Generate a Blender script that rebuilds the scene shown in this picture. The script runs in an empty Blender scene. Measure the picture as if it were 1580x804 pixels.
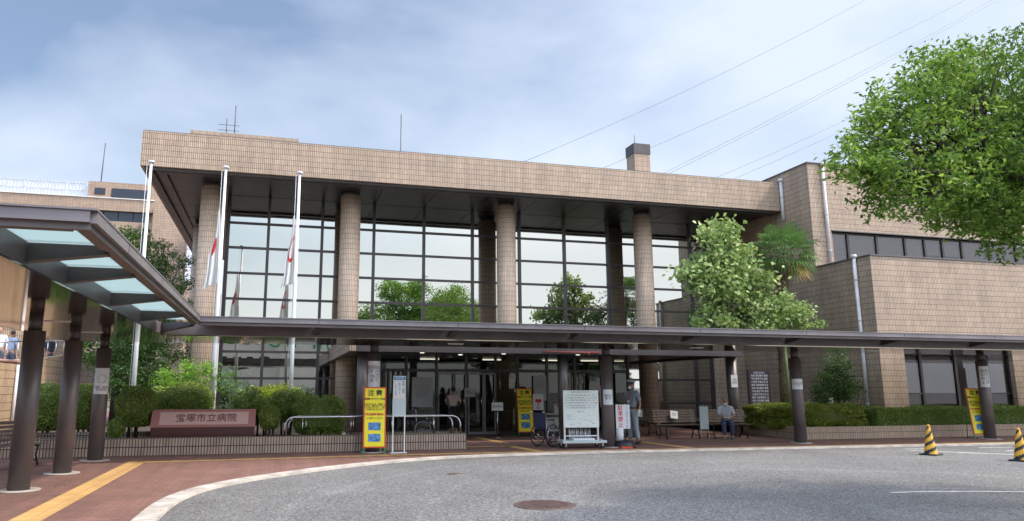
import bpy, math, random
import numpy as np
from mathutils import Vector, Matrix
random.seed(7); RNG = np.random.default_rng(7)
scn = bpy.context.scene
COL = scn.collection
PI = math.pi

# ------------------------------------------------------------------ camera
cam_d = bpy.data.cameras.new('camera'); cam = bpy.data.objects.new('camera', cam_d); COL.objects.link(cam)
cam.location = (0, 0, 1.5)
cam.rotation_euler = (math.radians(90 + 10.184), 0, math.radians(-14.675))
cam_d.sensor_width = 36; cam_d.lens = 1115.26 / 1580 * 36
cam_d.shift_x = (790 - 718.38) / 1580
cam_d.clip_start = 0.1; cam_d.clip_end = 3000
scn.camera = cam
# ------------------------------------------------------------------ sky and sun
SUN = Vector((0.60, -0.22, 0.77)).normalized()
w = bpy.data.worlds.new("World"); scn.world = w; w.use_nodes = True
nt = w.node_tree; nt.nodes.clear(); N = nt.nodes.new; L = nt.links.new
sky = N('ShaderNodeTexSky'); sky.sky_type = 'NISHITA'; sky.sun_disc = False
sky.sun_elevation = math.asin(SUN.z); sky.sun_rotation = math.atan2(SUN.x, SUN.y)
sky.air_density = 1.1; sky.dust_density = 1.6; sky.ozone_density = 2.4
tc = N('ShaderNodeTexCoord')
sep = N('ShaderNodeSeparateXYZ'); L(tc.outputs['Generated'], sep.inputs[0])
mp = N('ShaderNodeMapping'); mp.inputs['Scale'].default_value = (1, 1, 1.9); L(tc.outputs['Generated'], mp.inputs[0])
n1 = N('ShaderNodeTexNoise'); n1.inputs['Scale'].default_value = 2.0; n1.inputs['Detail'].default_value = 5; n1.inputs['Roughness'].default_value = .5; n1.inputs['Distortion'].default_value = .2
L(mp.outputs[0], n1.inputs['Vector'])
# more cloud to the right (+X) and towards the horizon
ma = N('ShaderNodeMath'); ma.operation = 'MULTIPLY_ADD'; L(sep.outputs['X'], ma.inputs[0]); ma.inputs[1].default_value = .36; L(n1.outputs['Fac'], ma.inputs[2])
mz = N('ShaderNodeMath'); mz.operation = 'MULTIPLY_ADD'; L(sep.outputs['Z'], mz.inputs[0]); mz.inputs[1].default_value = -.42; L(ma.outputs[0], mz.inputs[2])
cr = N('ShaderNodeValToRGB'); cr.color_ramp.elements[0].position = .25; cr.color_ramp.elements[0].color = (.12, .12, .12, 1); cr.color_ramp.elements[1].position = .57; cr.color_ramp.elements[1].color = (.93, .93, .93, 1)
L(mz.outputs[0], cr.inputs[0])
mix = N('ShaderNodeMix'); mix.data_type = 'RGBA'; L(cr.outputs[0], mix.inputs['Factor'])
L(sky.outputs[0], mix.inputs['A']); mix.inputs['B'].default_value = (5.0, 5.6, 6.6, 1)
# added fill glow: sky brightened behind the viewer and overhead to light the facade
glow = N('ShaderNodeMapRange'); glow.interpolation_type = 'SMOOTHSTEP'; glow.inputs[1].default_value = .2; glow.inputs[2].default_value = -.55; glow.inputs[3].default_value = 1; glow.inputs[4].default_value = 3.3; gy = N('ShaderNodeMath'); gy.operation = 'MULTIPLY_ADD'; L(sep.outputs['Z'], gy.inputs[0]); gy.inputs[1].default_value = -.5; L(sep.outputs['Y'], gy.inputs[2]); L(gy.outputs[0], glow.inputs[0])
gw = N('ShaderNodeMix'); gw.data_type = 'RGBA'; gw.inputs['A'].default_value = (1, 1, 1, 1); gw.inputs['B'].default_value = (5.2, 4.7, 4.1, 1)
glow.inputs[3].default_value = 0; glow.inputs[4].default_value = 1
gz = N('ShaderNodeMapRange'); gz.interpolation_type = 'SMOOTHSTEP'; gz.inputs[1].default_value = .16; gz.inputs[2].default_value = .5; gz.inputs[3].default_value = .15; gz.inputs[4].default_value = 1; L(sep.outputs['Z'], gz.inputs[0])
gm = N('ShaderNodeMath'); gm.operation = 'MULTIPLY'; L(glow.outputs[0], gm.inputs[0]); L(gz.outputs[0], gm.inputs[1]); L(gm.outputs[0], gw.inputs['Factor'])
gs = N('ShaderNodeVectorMath'); gs.operation = 'MULTIPLY'; L(mix.outputs['Result'], gs.inputs[0]); L(gw.outputs['Result'], gs.inputs[1])
bg = N('ShaderNodeBackground'); bg.inputs['Strength'].default_value = .1; L(gs.outputs[0], bg.inputs[0])
wo = N('ShaderNodeOutputWorld'); L(bg.outputs[0], wo.inputs[0])
sd = bpy.data.lights.new('sun', 'SUN'); sd.energy = 1.7; sd.angle = math.radians(2.5); sd.color = (1, .93, .83)
so = bpy.data.objects.new('sun', sd); COL.objects.link(so); so.location = (20, -10, 40)
so.rotation_euler = SUN.to_track_quat('Z', 'Y').to_euler()
scn.view_settings.view_transform = 'Standard'; scn.view_settings.look = 'None'
scn.view_settings.exposure = 0.77; scn.view_settings.gamma = 1
scn.render.engine = 'CYCLES'
scn.cycles.max_bounces = 8; scn.cycles.transparent_max_bounces = 12

# ------------------------------------------------------------------ materials
def mat(name, col, rough=.6, metal=0, noise=0, nscale=3, bump=0, bscale=60, spec=.5, emit=None, es=1):
    m = bpy.data.materials.new(name); m.use_nodes = True; t = m.node_tree; b = t.nodes['Principled BSDF']
    b.inputs['Roughness'].default_value = rough; b.inputs['Metallic'].default_value = metal
    b.inputs['Specular IOR Level'].default_value = spec
    b.inputs['Base Color'].default_value = (*col, 1)
    if noise:
        c = t.nodes.new('ShaderNodeTexCoord'); n = t.nodes.new('ShaderNodeTexNoise'); n.inputs['Scale'].default_value = nscale; n.inputs['Detail'].default_value = 5
        t.links.new(c.outputs['Object'], n.inputs['Vector'])
        r = t.nodes.new('ShaderNodeValToRGB'); r.color_ramp.elements[0].position = .3; r.color_ramp.elements[1].position = .7
        r.color_ramp.elements[0].color = (*[x * (1 - noise) for x in col], 1); r.color_ramp.elements[1].color = (*[min(1, x * (1 + noise)) for x in col], 1)
        t.links.new(n.outputs['Fac'], r.inputs[0]); t.links.new(r.outputs[0], b.inputs['Base Color'])
    if bump:
        c = t.nodes.new('ShaderNodeTexCoord'); n = t.nodes.new('ShaderNodeTexNoise'); n.inputs['Scale'].default_value = bscale; n.inputs['Detail'].default_value = 4
        t.links.new(c.outputs['Object'], n.inputs['Vector'])
        bp = t.nodes.new('ShaderNodeBump'); bp.inputs['Strength'].default_value = bump; bp.inputs['Distance'].default_value = .01
        t.links.new(n.outputs['Fac'], bp.inputs['Height']); t.links.new(bp.outputs[0], b.inputs['Normal'])
    if emit:
        b.inputs['Emission Color'].default_value = (*emit, 1); b.inputs['Emission Strength'].default_value = es
    return m
def brickmat(name, c1, c2, mortar, bw, rh, ms, rough=.55, offset=0, dirt=.25, bump=.5, squash=1.0, panel=True):
    m = bpy.data.materials.new(name); m.use_nodes = True; t = m.node_tree; b = t.nodes['Principled BSDF']; N = t.nodes.new; L = t.links.new
    b.inputs['Roughness'].default_value = rough
    c = N('ShaderNodeTexCoord'); br = N('ShaderNodeTexBrick'); br.offset = offset; br.squash = squash
    br.inputs['Scale'].default_value = 1; br.inputs['Brick Width'].default_value = bw; br.inputs['Row Height'].default_value = rh
    br.inputs['Mortar Size'].default_value = ms; br.inputs['Mortar Smooth'].default_value = .1; br.inputs['Bias'].default_value = -.1
    br.inputs['Color1'].default_value = (*c1, 1); br.inputs['Color2'].default_value = (*c2, 1); br.inputs['Mortar'].default_value = (*mortar, 1)
    L(c.outputs['UV'], br.inputs['Vector'])
    n = N('ShaderNodeTexNoise'); n.inputs['Scale'].default_value = .9; n.inputs['Detail'].default_value = 6; n.inputs['Roughness'].default_value = .65
    L(c.outputs['Object'], n.inputs['Vector'])
    r = N('ShaderNodeMapRange'); r.inputs[1].default_value = .3; r.inputs[2].default_value = .7; r.inputs[3].default_value = 1 - dirt; r.inputs[4].default_value = 1.08
    L(n.outputs['Fac'], r.inputs[0])
    # vertical run-off streaks
    mp = N('ShaderNodeMapping'); mp.inputs['Scale'].default_value = (2.2, .12, 1); L(c.outputs['UV'], mp.inputs[0])
    n2 = N('ShaderNodeTexNoise'); n2.inputs['Scale'].default_value = 2; n2.inputs['Detail'].default_value = 4; L(mp.outputs[0], n2.inputs['Vector'])
    r2 = N('ShaderNodeMapRange'); r2.inputs[1].default_value = .35; r2.inputs[2].default_value = .65; r2.inputs[3].default_value = 1 - dirt * .7; r2.inputs[4].default_value = 1.04
    L(n2.outputs['Fac'], r2.inputs[0])
    mu = N('ShaderNodeMath'); mu.operation = 'MULTIPLY'; L(r.outputs[0], mu.inputs[0]); L(r2.outputs[0], mu.inputs[1])
    if panel:
        b2 = N('ShaderNodeTexBrick'); b2.offset = .5; b2.inputs['Scale'].default_value = 1; b2.inputs['Brick Width'].default_value = .66; b2.inputs['Row Height'].default_value = .2; b2.inputs['Mortar Size'].default_value = .0
        b2.inputs['Color1'].default_value = (1.03, .99, .96, 1); b2.inputs['Color2'].default_value = (.93, .91, .92, 1); L(c.outputs['UV'], b2.inputs['Vector'])
        vm = N('ShaderNodeVectorMath'); vm.operation = 'MULTIPLY'; L(br.outputs['Color'], vm.inputs[0]); L(b2.outputs['Color'], vm.inputs[1]); colout = vm.outputs[0]
    else: colout = br.outputs['Color']
    v = N('ShaderNodeVectorMath'); v.operation = 'SCALE'; L(colout, v.inputs[0]); L(mu.outputs[0], v.inputs['Scale'])
    L(v.outputs[0], b.inputs['Base Color'])
    bp = N('ShaderNodeBump'); bp.inputs['Strength'].default_value = bump; bp.inputs['Distance'].default_value = .008; bp.invert = True
    L(br.outputs['Fac'], bp.inputs['Height']); L(bp.outputs[0], b.inputs['Normal'])
    return m
def leafmat(name, stops, trans=.35, rough=.5):
    m = bpy.data.materials.new(name); m.use_nodes = True; t = m.node_tree; N = t.nodes.new; L = t.links.new
    b = t.nodes['Principled BSDF']; out = t.nodes['Material Output']; b.inputs['Roughness'].default_value = rough
    b.inputs['Specular IOR Level'].default_value = .35
    a = N('ShaderNodeAttribute'); a.attribute_name = 'tone'
    r = N('ShaderNodeValToRGB'); e = r.color_ramp.elements
    e[0].position = stops[0][0]; e[0].color = (*stops[0][1], 1); e[1].position = stops[-1][0]; e[1].color = (*stops[-1][1], 1)
    for p, c in stops[1:-1]:
        k = e.new(p); k.color = (*c, 1)
    L(a.outputs['Fac'], r.inputs[0]); L(r.outputs[0], b.inputs['Base Color'])
    tr = N('ShaderNodeBsdfTranslucent'); L(r.outputs[0], tr.inputs[0])
    mx = N('ShaderNodeMixShader'); mx.inputs[0].default_value = trans; L(b.outputs[0], mx.inputs[1]); L(tr.outputs[0], mx.inputs[2]); L(mx.outputs[0], out.inputs[0])
    return m
def glassmat(name, tint, refl, trans, rough=.0, seed=0, wob=.0):
    """tinted pane: coated mirror reflection over see-through tint (trans=0 means a dark opaque back)"""
    m = bpy.data.materials.new(name); m.use_nodes = True; t = m.node_tree; t.nodes.clear(); N = t.nodes.new; L = t.links.new
    g = N('ShaderNodeBsdfGlossy'); g.inputs['Color'].default_value = (*tint, 1); g.inputs['Roughness'].default_value = rough
    if trans: b = N('ShaderNodeBsdfTransparent'); b.inputs[0].default_value = (*trans, 1)
    else: b = N('ShaderNodeBsdfDiffuse'); b.inputs[0].default_value = (.012, .013, .014, 1)
    f = N('ShaderNodeFresnel'); f.inputs[0].default_value = 1.5
    ma = N('ShaderNodeMath'); ma.operation = 'MAXIMUM'; ma.inputs[1].default_value = refl; L(f.outputs[0], ma.inputs[0])
    mx = N('ShaderNodeMixShader'); L(ma.outputs[0], mx.inputs[0]); L(b.outputs[0], mx.inputs[1]); L(g.outputs[0], mx.inputs[2])
    if wob:
        c = N('ShaderNodeTexCoord'); n = N('ShaderNodeTexNoise'); n.inputs['Scale'].default_value = .7; L(c.outputs['Object'], n.inputs['Vector'])
        bp = N('ShaderNodeBump'); bp.inputs['Strength'].default_value = wob; bp.inputs['Distance'].default_value = .02; L(n.outputs['Fac'], bp.inputs['Height']); L(bp.outputs[0], g.inputs['Normal'])
    o = N('ShaderNodeOutputMaterial'); L(mx.outputs[0], o.inputs[0])
    return m
M = {}
M['tile'] = brickmat('tile', (.53, .40, .285), (.44, .33, .23), (.11, .08, .06), .066, .2, .008, dirt=.18)
M['tile_column_lifted'] = brickmat('tile_column_lifted', (.64, .49, .36), (.55, .42, .30), (.17, .125, .095), .068, .2, .007, dirt=.12)  # facade tile in a lighter colour, offsetting the shade under the eave
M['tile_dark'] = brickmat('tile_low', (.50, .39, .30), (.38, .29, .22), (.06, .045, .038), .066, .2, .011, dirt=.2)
M['tile_orange'] = brickmat('tile_wall', (.56, .41, .27), (.46, .32, .20), (.09, .06, .04), .075, .23, .008, dirt=.15)
M['tile_far'] = brickmat('tile_far', (.42, .31, .22), (.36, .26, .18), (.22, .16, .12), .3, .25, .012, dirt=.1)
M['paver'] = brickmat('paver', (.25, .125, .095), (.19, .095, .073), (.13, .08, .065), .21, .105, .006, rough=.8, offset=.5, dirt=.22, bump=.3, panel=False)
M['dark_metal'] = mat('dark_metal', (.06, .052, .052), .42, .0, .15, 2)
M['bronze'] = mat('bronze', (.055, .045, .043), .35, .3, .2, 2)
M['steel_brown'] = mat('steel_brown', (.115, .095, .092), .42, .15, .22, 1.5)
M['edge_metal'] = mat('edge_metal', (.20, .18, .185), .38, .3, .2, 1.2)
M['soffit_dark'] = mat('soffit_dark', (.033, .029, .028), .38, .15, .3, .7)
M['soffit_mirror'] = mat('soffit_mirror', (.32, .26, .19), .06, .95, .2, .4)
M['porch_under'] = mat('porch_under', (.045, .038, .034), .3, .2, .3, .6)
M['wire'] = mat('wire', (.26, .28, .31), .6)
M['coping'] = mat('coping', (.10, .09, .09), .5)
M['steel'] = mat('stainless', (.62, .62, .63), .22, 1.0)
M['pole'] = mat('pole_alu', (.66, .67, .69), .4, .15)
M['white'] = mat('white_paint', (.78, .78, .76), .5)
M['pipe'] = mat('pipe_white', (.62, .58, .56), .5, 0, .12, 3)
M['concrete'] = mat('kerb_concrete', (.46, .41, .36), .85, 0, .3, 3, .4, 90)
M['black'] = mat('black_rubber', (.015, .015, .016), .6)
M['soil'] = mat('soil', (.07, .05, .035), .95, 0, .4, 8, .8, 30)
M['granite'] = mat('granite_red', (.42, .19, .18), .35, 0, .15, 60)
M['granite_face'] = mat('granite_face', (.66, .43, .39), .4, 0, .12, 80)
M['granite_dark'] = mat('granite_dark', (.09, .03, .028), .3, 0, .2, 50)
M['letter_dark'] = mat('letter_bronze', (.17, .085, .075), .5)
M['yellow'] = mat('sign_yellow', (.85, .74, .02), .5, 0, .04, 6)
M['red'] = mat('sign_red', (.62, .07, .02), .5)
M['green'] = mat('frame_green', (.02, .22, .09), .5)
M['ink'] = mat('ink_black', (.02, .02, .02), .6)
M['ink_red'] = mat('ink_red', (.55, .03, .03), .6)
M['ink_blue'] = mat('ink_blue', (.03, .09, .30), .6)
M['ink_grey'] = mat('ink_grey', (.22, .24, .26), .6)
M['ink_green'] = mat('ink_green', (.03, .35, .15), .6)
M['photo'] = mat('photo_blue', (.08, .22, .45), .5, 0, .75, 14)
M['paper'] = mat('paper', (.66, .67, .68), .7)
M['paper_dim'] = mat('paper_dim', (.45, .46, .46), .7)
M['board'] = mat('white_board', (.70, .74, .70), .35)
M['panel_grey'] = mat('panel_grey', (.45, .52, .52), .5)
M['blue_band'] = mat('blue_band', (.03, .18, .38), .5)
M['purple'] = mat('board_purple', (.035, .018, .025), .4)
M['wood'] = mat('bench_wood', (.06, .034, .023), .55, 0, .3, 6)
M['wood_grey'] = mat('bench_wood_grey', (.15, .12, .10), .7, 0, .35, 6)
M['cone_y'] = mat('cone_yellow', (.78, .40, .03), .5, 0, .08, 8)
M['cone_k'] = mat('cone_black', (.02, .02, .025), .5)
M['rust'] = mat('manhole_iron', (.13, .085, .07), .6, .3, .25, 9, .4, 40)
M['bark'] = mat('bark', (.10, .07, .05), .9, 0, .35, 7, .9, 25)
M['bark_dark'] = mat('bark_dark', (.045, .033, .025), .9, 0, .35, 7, .9, 25)
M['stem_green'] = mat('stem_green', (.16, .20, .08), .7, 0, .2, 7)
M['fibre'] = mat('palm_fibre', (.13, .085, .05), .95, 0, .45, 12, 1, 30)
M['pinkpipe'] = mat('pink_pipe', (.30, .16, .12), .5)
M['frost'] = None
M['wall_white'] = mat('wall_white', (.80, .76, .66), .7, 0, .06, .4)
M['fence_white'] = mat('fence_white', (.62, .64, .68), .6, 0, .12, 2)
M['window_dark'] = mat('window_dark', (.035, .04, .055), .15)
M['blind'] = mat('blind', (.50, .45, .43), .7, 0, .12, .8)
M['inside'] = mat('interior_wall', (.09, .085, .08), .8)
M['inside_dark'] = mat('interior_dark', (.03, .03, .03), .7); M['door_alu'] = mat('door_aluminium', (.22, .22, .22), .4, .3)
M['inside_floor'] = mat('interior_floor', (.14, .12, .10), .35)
M['lamp'] = mat('lamp_lit', (.9, .9, .85), .5, emit=(1, .93, .8), es=.9)
M['atrium_glass'] = glassmat('atrium_glass', (.86, .84, .76), .66, None, wob=.09)
M['door_glass'] = glassmat('door_glass', (.55, .57, .50), .09, (.62, .64, .60))
M['tint_glass'] = glassmat('tint_glass', (.8, .8, .82), .13, (.62, .58, .56))
M['navy'] = mat('navy_vinyl', (.02, .03, .08), .5)
# frosted canopy glass
fm = bpy.data.materials.new('canopy_glass'); fm.use_nodes = True; t = fm.node_tree; t.nodes.clear()
d = t.nodes.new('ShaderNodeBsdfTranslucent'); d.inputs[0].default_value = (.50, .58, .57, 1)
g = t.nodes.new('ShaderNodeBsdfGlossy'); g.inputs['Roughness'].default_value = .1; g.inputs['Color'].default_value = (.8, .85, .85, 1)
mx = t.nodes.new('ShaderNodeMixShader'); mx.inputs[0].default_value = .12; o = t.nodes.new('ShaderNodeOutputMaterial')
t.links.new(d.outputs[0], mx.inputs[1]); t.links.new(g.outputs[0], mx.inputs[2]); t.links.new(mx.outputs[0], o.inputs[0]); M['frost'] = fm
def asphalt():
    m = bpy.data.materials.new('asphalt'); m.use_nodes = True; t = m.node_tree; b = t.nodes['Principled BSDF']; N = t.nodes.new; L = t.links.new
    b.inputs['Roughness'].default_value = .85
    c = N('ShaderNodeTexCoord')
    v = N('ShaderNodeTexVoronoi'); v.inputs['Scale'].default_value = 46; L(c.outputs['Object'], v.inputs['Vector'])
    n = N('ShaderNodeTexNoise'); n.inputs['Scale'].default_value = 26; n.inputs['Detail'].default_value = 6; n.inputs['Roughness'].default_value = .8; L(c.outputs['Object'], n.inputs['Vector'])
    n2 = N('ShaderNodeTexNoise'); n2.inputs['Scale'].default_value = .35; n2.inputs['Detail'].default_value = 5; n2.inputs['Distortion'].default_value = 1.2; L(c.outputs['Object'], n2.inputs['Vector'])
    r0 = N('ShaderNodeValToRGB'); r0.color_ramp.elements[0].position = .15; r0.color_ramp.elements[0].color = (.062, .060, .056, 1); r0.color_ramp.elements[1].position = .85; r0.color_ramp.elements[1].color = (.235, .228, .216, 1)
    L(v.outputs['Color'], r0.inputs[0])
    r1 = N('ShaderNodeMapRange'); r1.inputs[1].default_value = .35; r1.inputs[2].default_value = .65; r1.inputs[3].default_value = .6; r1.inputs[4].default_value = 1.35; L(n.outputs['Fac'], r1.inputs[0])
    r2 = N('ShaderNodeMapRange'); r2.inputs[1].default_value = .35; r2.inputs[2].default_value = .65; r2.inputs[3].default_value = .84; r2.inputs[4].default_value = 1.1; L(n2.outputs['Fac'], r2.inputs[0])
    dist = N('ShaderNodeVectorMath'); dist.operation = 'DISTANCE'; L(c.outputs['Object'], dist.inputs[0]); dist.inputs[1].default_value = (8.6, 7.6, -.03)
    nw = N('ShaderNodeTexNoise'); nw.inputs['Scale'].default_value = .5; nw.inputs['Detail'].default_value = 3; L(c.outputs['Object'], nw.inputs['Vector'])
    dd = N('ShaderNodeMath'); dd.operation = 'MULTIPLY_ADD'; L(nw.outputs['Fac'], dd.inputs[0]); dd.inputs[1].default_value = .9; L(dist.outputs['Value'], dd.inputs[2])
    arcs = []
    for R0, wd, amp in ((9.15, .16, .22), (7.4, .14, .13), (5.6, .2, .2), (3.9, .12, -.10)):
        a = N('ShaderNodeMath'); a.operation = 'SUBTRACT'; L(dd.outputs[0], a.inputs[0]); a.inputs[1].default_value = R0
        b_ = N('ShaderNodeMath'); b_.operation = 'ABSOLUTE'; L(a.outputs[0], b_.inputs[0])
        q = N('ShaderNodeMapRange'); q.interpolation_type = 'SMOOTHSTEP'; L(b_.outputs[0], q.inputs[0]); q.inputs[1].default_value = 0; q.inputs[2].default_value = wd; q.inputs[3].default_value = 1 + amp; q.inputs[4].default_value = 1; arcs.append(q.outputs[0])
    st_ = N('ShaderNodeTexNoise'); st_.inputs['Scale'].default_value = 1.7; st_.inputs['Detail'].default_value = 8; st_.inputs['Roughness'].default_value = .7; L(c.outputs['Object'], st_.inputs['Vector'])
    q = N('ShaderNodeMapRange'); L(st_.outputs['Fac'], q.inputs[0]); q.inputs[1].default_value = .60; q.inputs[2].default_value = .68; q.inputs[3].default_value = 1; q.inputs[4].default_value = .80; arcs.append(q.outputs[0])
    cur = r2.outputs[0]
    for a in arcs:
        m_ = N('ShaderNodeMath'); m_.operation = 'MULTIPLY'; L(cur, m_.inputs[0]); L(a, m_.inputs[1]); cur = m_.outputs[0]
    mu = N('ShaderNodeMath'); mu.operation = 'MULTIPLY'; L(r1.outputs[0], mu.inputs[0]); L(cur, mu.inputs[1])
    s = N('ShaderNodeVectorMath'); s.operation = 'SCALE'; L(r0.outputs[0], s.inputs[0]); L(mu.outputs[0], s.inputs['Scale']); L(s.outputs[0], b.inputs['Base Color'])
    bp = N('ShaderNodeBump'); bp.inputs['Strength'].default_value = .5; bp.inputs['Distance'].default_value = .006; L(n.outputs['Fac'], bp.inputs['Height']); L(bp.outputs[0], b.inputs['Normal'])
    return m
M['asphalt'] = asphalt()
def tactile():
    m = brickmat('tactile', (.66, .40, .15), (.58, .34, .12), (.36, .21, .09), .3, .3, .006, rough=.7, dirt=.2, panel=False)
    return m
M['tactile'] = tactile()
# leaves
M['camphor'] = leafmat('camphor_leaf', [(0, (.06, .13, .02)), (.45, (.16, .28, .04)), (.8, (.26, .40, .06)), (.97, (.38, .50, .10)), (1, (.40, .36, .10))], .5)
M['dark_leaf'] = leafmat('dark_leaf', [(0, (0.033, 0.075, 0.021)), (.6, (0.068, 0.135, 0.033)), (1, (0.135, 0.225, 0.045))], .3)
M['mid_leaf'] = leafmat('mid_leaf', [(0, (0.058, 0.131, 0.022)), (.6, (0.116, 0.232, 0.036)), (1, (0.232, 0.348, 0.058))], .35)
M['bright_leaf'] = leafmat('bright_leaf', [(0, (0.115, 0.253, 0.023)), (.6, (0.230, 0.437, 0.046)), (1, (0.391, 0.575, 0.081))], .45)
M['yellow_leaf'] = leafmat('yellow_leaf', [(0, (0.184, 0.276, 0.023)), (.6, (0.391, 0.483, 0.034)), (1, (0.575, 0.632, 0.069))], .4)
M['topiary'] = leafmat('topiary_leaf', [(0, (.10, .15, .03)), (.5, (.22, .31, .06)), (.85, (.36, .46, .10)), (1, (.52, .52, .18))], .25)
M['hedge'] = leafmat('hedge_leaf', [(0, (.10, .13, .02)), (.5, (.24, .29, .04)), (1, (.42, .45, .08))], .3)
M['pale_leaf'] = leafmat('pale_leaf', [(0, (.12, .20, .05)), (.4, (.25, .36, .10)), (.8, (.44, .54, .20)), (.985, (.62, .68, .36)), (1, (.50, .18, .08))], .35)
M['palm_leaf'] = leafmat('palm_leaf', [(0, (0.051, 0.119, 0.031)), (.6, (0.128, 0.238, 0.060)), (.9, (0.272, 0.374, 0.102)), (1, (0.680, 0.408, 0.102))], .3)
M['bamboo_leaf'] = leafmat('bamboo_leaf', [(0, (0.096, 0.192, 0.080)), (1, (0.256, 0.416, 0.192))], .35)

# ------------------------------------------------------------------ builders
class MB:
    def __init__(s): s.v = []; s.f = []; s.uv = {}; s.sm = set(); s.mi = {}
    def quad(s, *p, uv=None, mi=0):
        i = len(s.v); s.v += [tuple(q) for q in p]; s.f.append(tuple(range(i, i + len(p))))
        if uv: s.uv[len(s.f) - 1] = uv
        if mi: s.mi[len(s.f) - 1] = mi
        return s
    def box(s, x0, x1, y0, y1, z0, z1, mi=0, T=None):
        i = len(s.v); P = [(x0, y0, z0), (x1, y0, z0), (x1, y1, z0), (x0, y1, z0), (x0, y0, z1), (x1, y0, z1), (x1, y1, z1), (x0, y1, z1)]
        if T: P = [tuple(T @ Vector(p)) for p in P]
        s.v += P
        for f in ((0, 3, 2, 1), (4, 5, 6, 7), (0, 1, 5, 4), (1, 2, 6, 5), (2, 3, 7, 6), (3, 0, 4, 7)):
            s.f.append(tuple(i + k for k in f))
            if mi: s.mi[len(s.f) - 1] = mi
        return s
    def cyl(s, p0, p1, r0, r1=None, n=12, caps=True, mi=0, uvr=None):
        r1 = r0 if r1 is None else r1; p0 = Vector(p0); p1 = Vector(p1); d = (p1 - p0)
        if d.length < 1e-6: return s
        dn = d.normalized(); a = dn.orthogonal().normalized() if abs(dn.z) < .99 else Vector((1, 0, 0)); b = dn.cross(a)
        i = len(s.v)
        for k in range(n):
            q = a * math.cos(2 * PI * k / n) + b * math.sin(2 * PI * k / n); s.v.append(tuple(p0 + q * r0)); s.v.append(tuple(p1 + q * r1))
        for k in range(n):
            k2 = (k + 1) % n; s.f.append((i + 2 * k, i + 2 * k2, i + 2 * k2 + 1, i + 2 * k + 1)); j = len(s.f) - 1; s.sm.add(j)
            if mi: s.mi[j] = mi
            if uvr:
                u0 = 2 * PI * k / n * uvr; u1 = 2 * PI * (k + 1) / n * uvr
                s.uv[j] = [(u0, p0.z), (u1, p0.z), (u1, p1.z), (u0, p1.z)]
        if caps:
            for e in (0, 1):
                c = tuple(i + 2 * k + e for k in range(n)); s.f.append(c if e else c[::-1])
                if mi: s.mi[len(s.f) - 1] = mi
        return s
    def tube(s, pts, r, n=8, mi=0):
        """one swept tube along a path"""
        P = [Vector(p) for p in pts]; R = r if isinstance(r, (list, tuple)) else [r] * len(P); i = len(s.v); pa = None
        for k, p in enumerate(P):
            d = (P[min(k + 1, len(P) - 1)] - P[max(k - 1, 0)]).normalized()
            if pa is None: pa = d.orthogonal().normalized()
            pa = (pa - d * pa.dot(d)).normalized(); pb = d.cross(pa)
            for j in range(n):
                q = pa * math.cos(2 * PI * j / n) + pb * math.sin(2 * PI * j / n); s.v.append(tuple(p + q * R[k]))
        for k in range(len(P) - 1):
            for j in range(n):
                j2 = (j + 1) % n; s.f.append((i + k * n + j, i + k * n + j2, i + (k + 1) * n + j2, i + (k + 1) * n + j)); s.sm.add(len(s.f) - 1)
                if mi: s.mi[len(s.f) - 1] = mi
        s.f.append(tuple(i + j for j in range(n))[::-1]); s.f.append(tuple(i + (len(P) - 1) * n + j for j in range(n)))
        if mi: s.mi[len(s.f) - 1] = mi; s.mi[len(s.f) - 2] = mi
        return s
    def torus(s, c, ax, R, r, n=28, m=6, mi=0):
        ax = Vector(ax).normalized(); a = ax.orthogonal().normalized(); b = ax.cross(a); c = Vector(c); i = len(s.v)
        for k in range(n):
            q = a * math.cos(2 * PI * k / n) + b * math.sin(2 * PI * k / n)
            for j in range(m): s.v.append(tuple(c + q * (R + r * math.cos(2 * PI * j / m)) + ax * r * math.sin(2 * PI * j / m)))
        for k in range(n):
            for j in range(m):
                s.f.append((i + k * m + j, i + ((k + 1) % n) * m + j, i + ((k + 1) % n) * m + (j + 1) % m, i + k * m + (j + 1) % m)); s.sm.add(len(s.f) - 1)
                if mi: s.mi[len(s.f) - 1] = mi
        return s
    def lathe(s, prof, c=(0, 0, 0), n=20, mi=0):
        i = len(s.v)
        for r, z in prof:
            for k in range(n): s.v.append((c[0] + r * math.cos(2 * PI * k / n), c[1] + r * math.sin(2 * PI * k / n), c[2] + z))
        for a in range(len(prof) - 1):
            for k in range(n):
                k2 = (k + 1) % n; s.f.append((i + a * n + k, i + a * n + k2, i + (a + 1) * n + k2, i + (a + 1) * n + k)); s.sm.add(len(s.f) - 1)
                if mi: s.mi[len(s.f) - 1] = mi
        s.f.append(tuple(i + k for k in range(n))[::-1]); s.f.append(tuple(i + (len(prof) - 1) * n + k for k in range(n)))
        return s
    def prism(s, poly, z0, z1, mi=0):
        n = len(poly); i = len(s.v); s.v += [(x, y, z0) for x, y in poly] + [(x, y, z1) for x, y in poly]
        s.f.append(tuple(i + k for k in range(n))[::-1]); s.f.append(tuple(i + n + k for k in range(n)))
        for k in range(n): s.f.append((i + k, i + (k + 1) % n, i + n + (k + 1) % n, i + n + k))
        if mi:
            for q in range(n + 2): s.mi[len(s.f) - 1 - q] = mi
        return s
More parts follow.
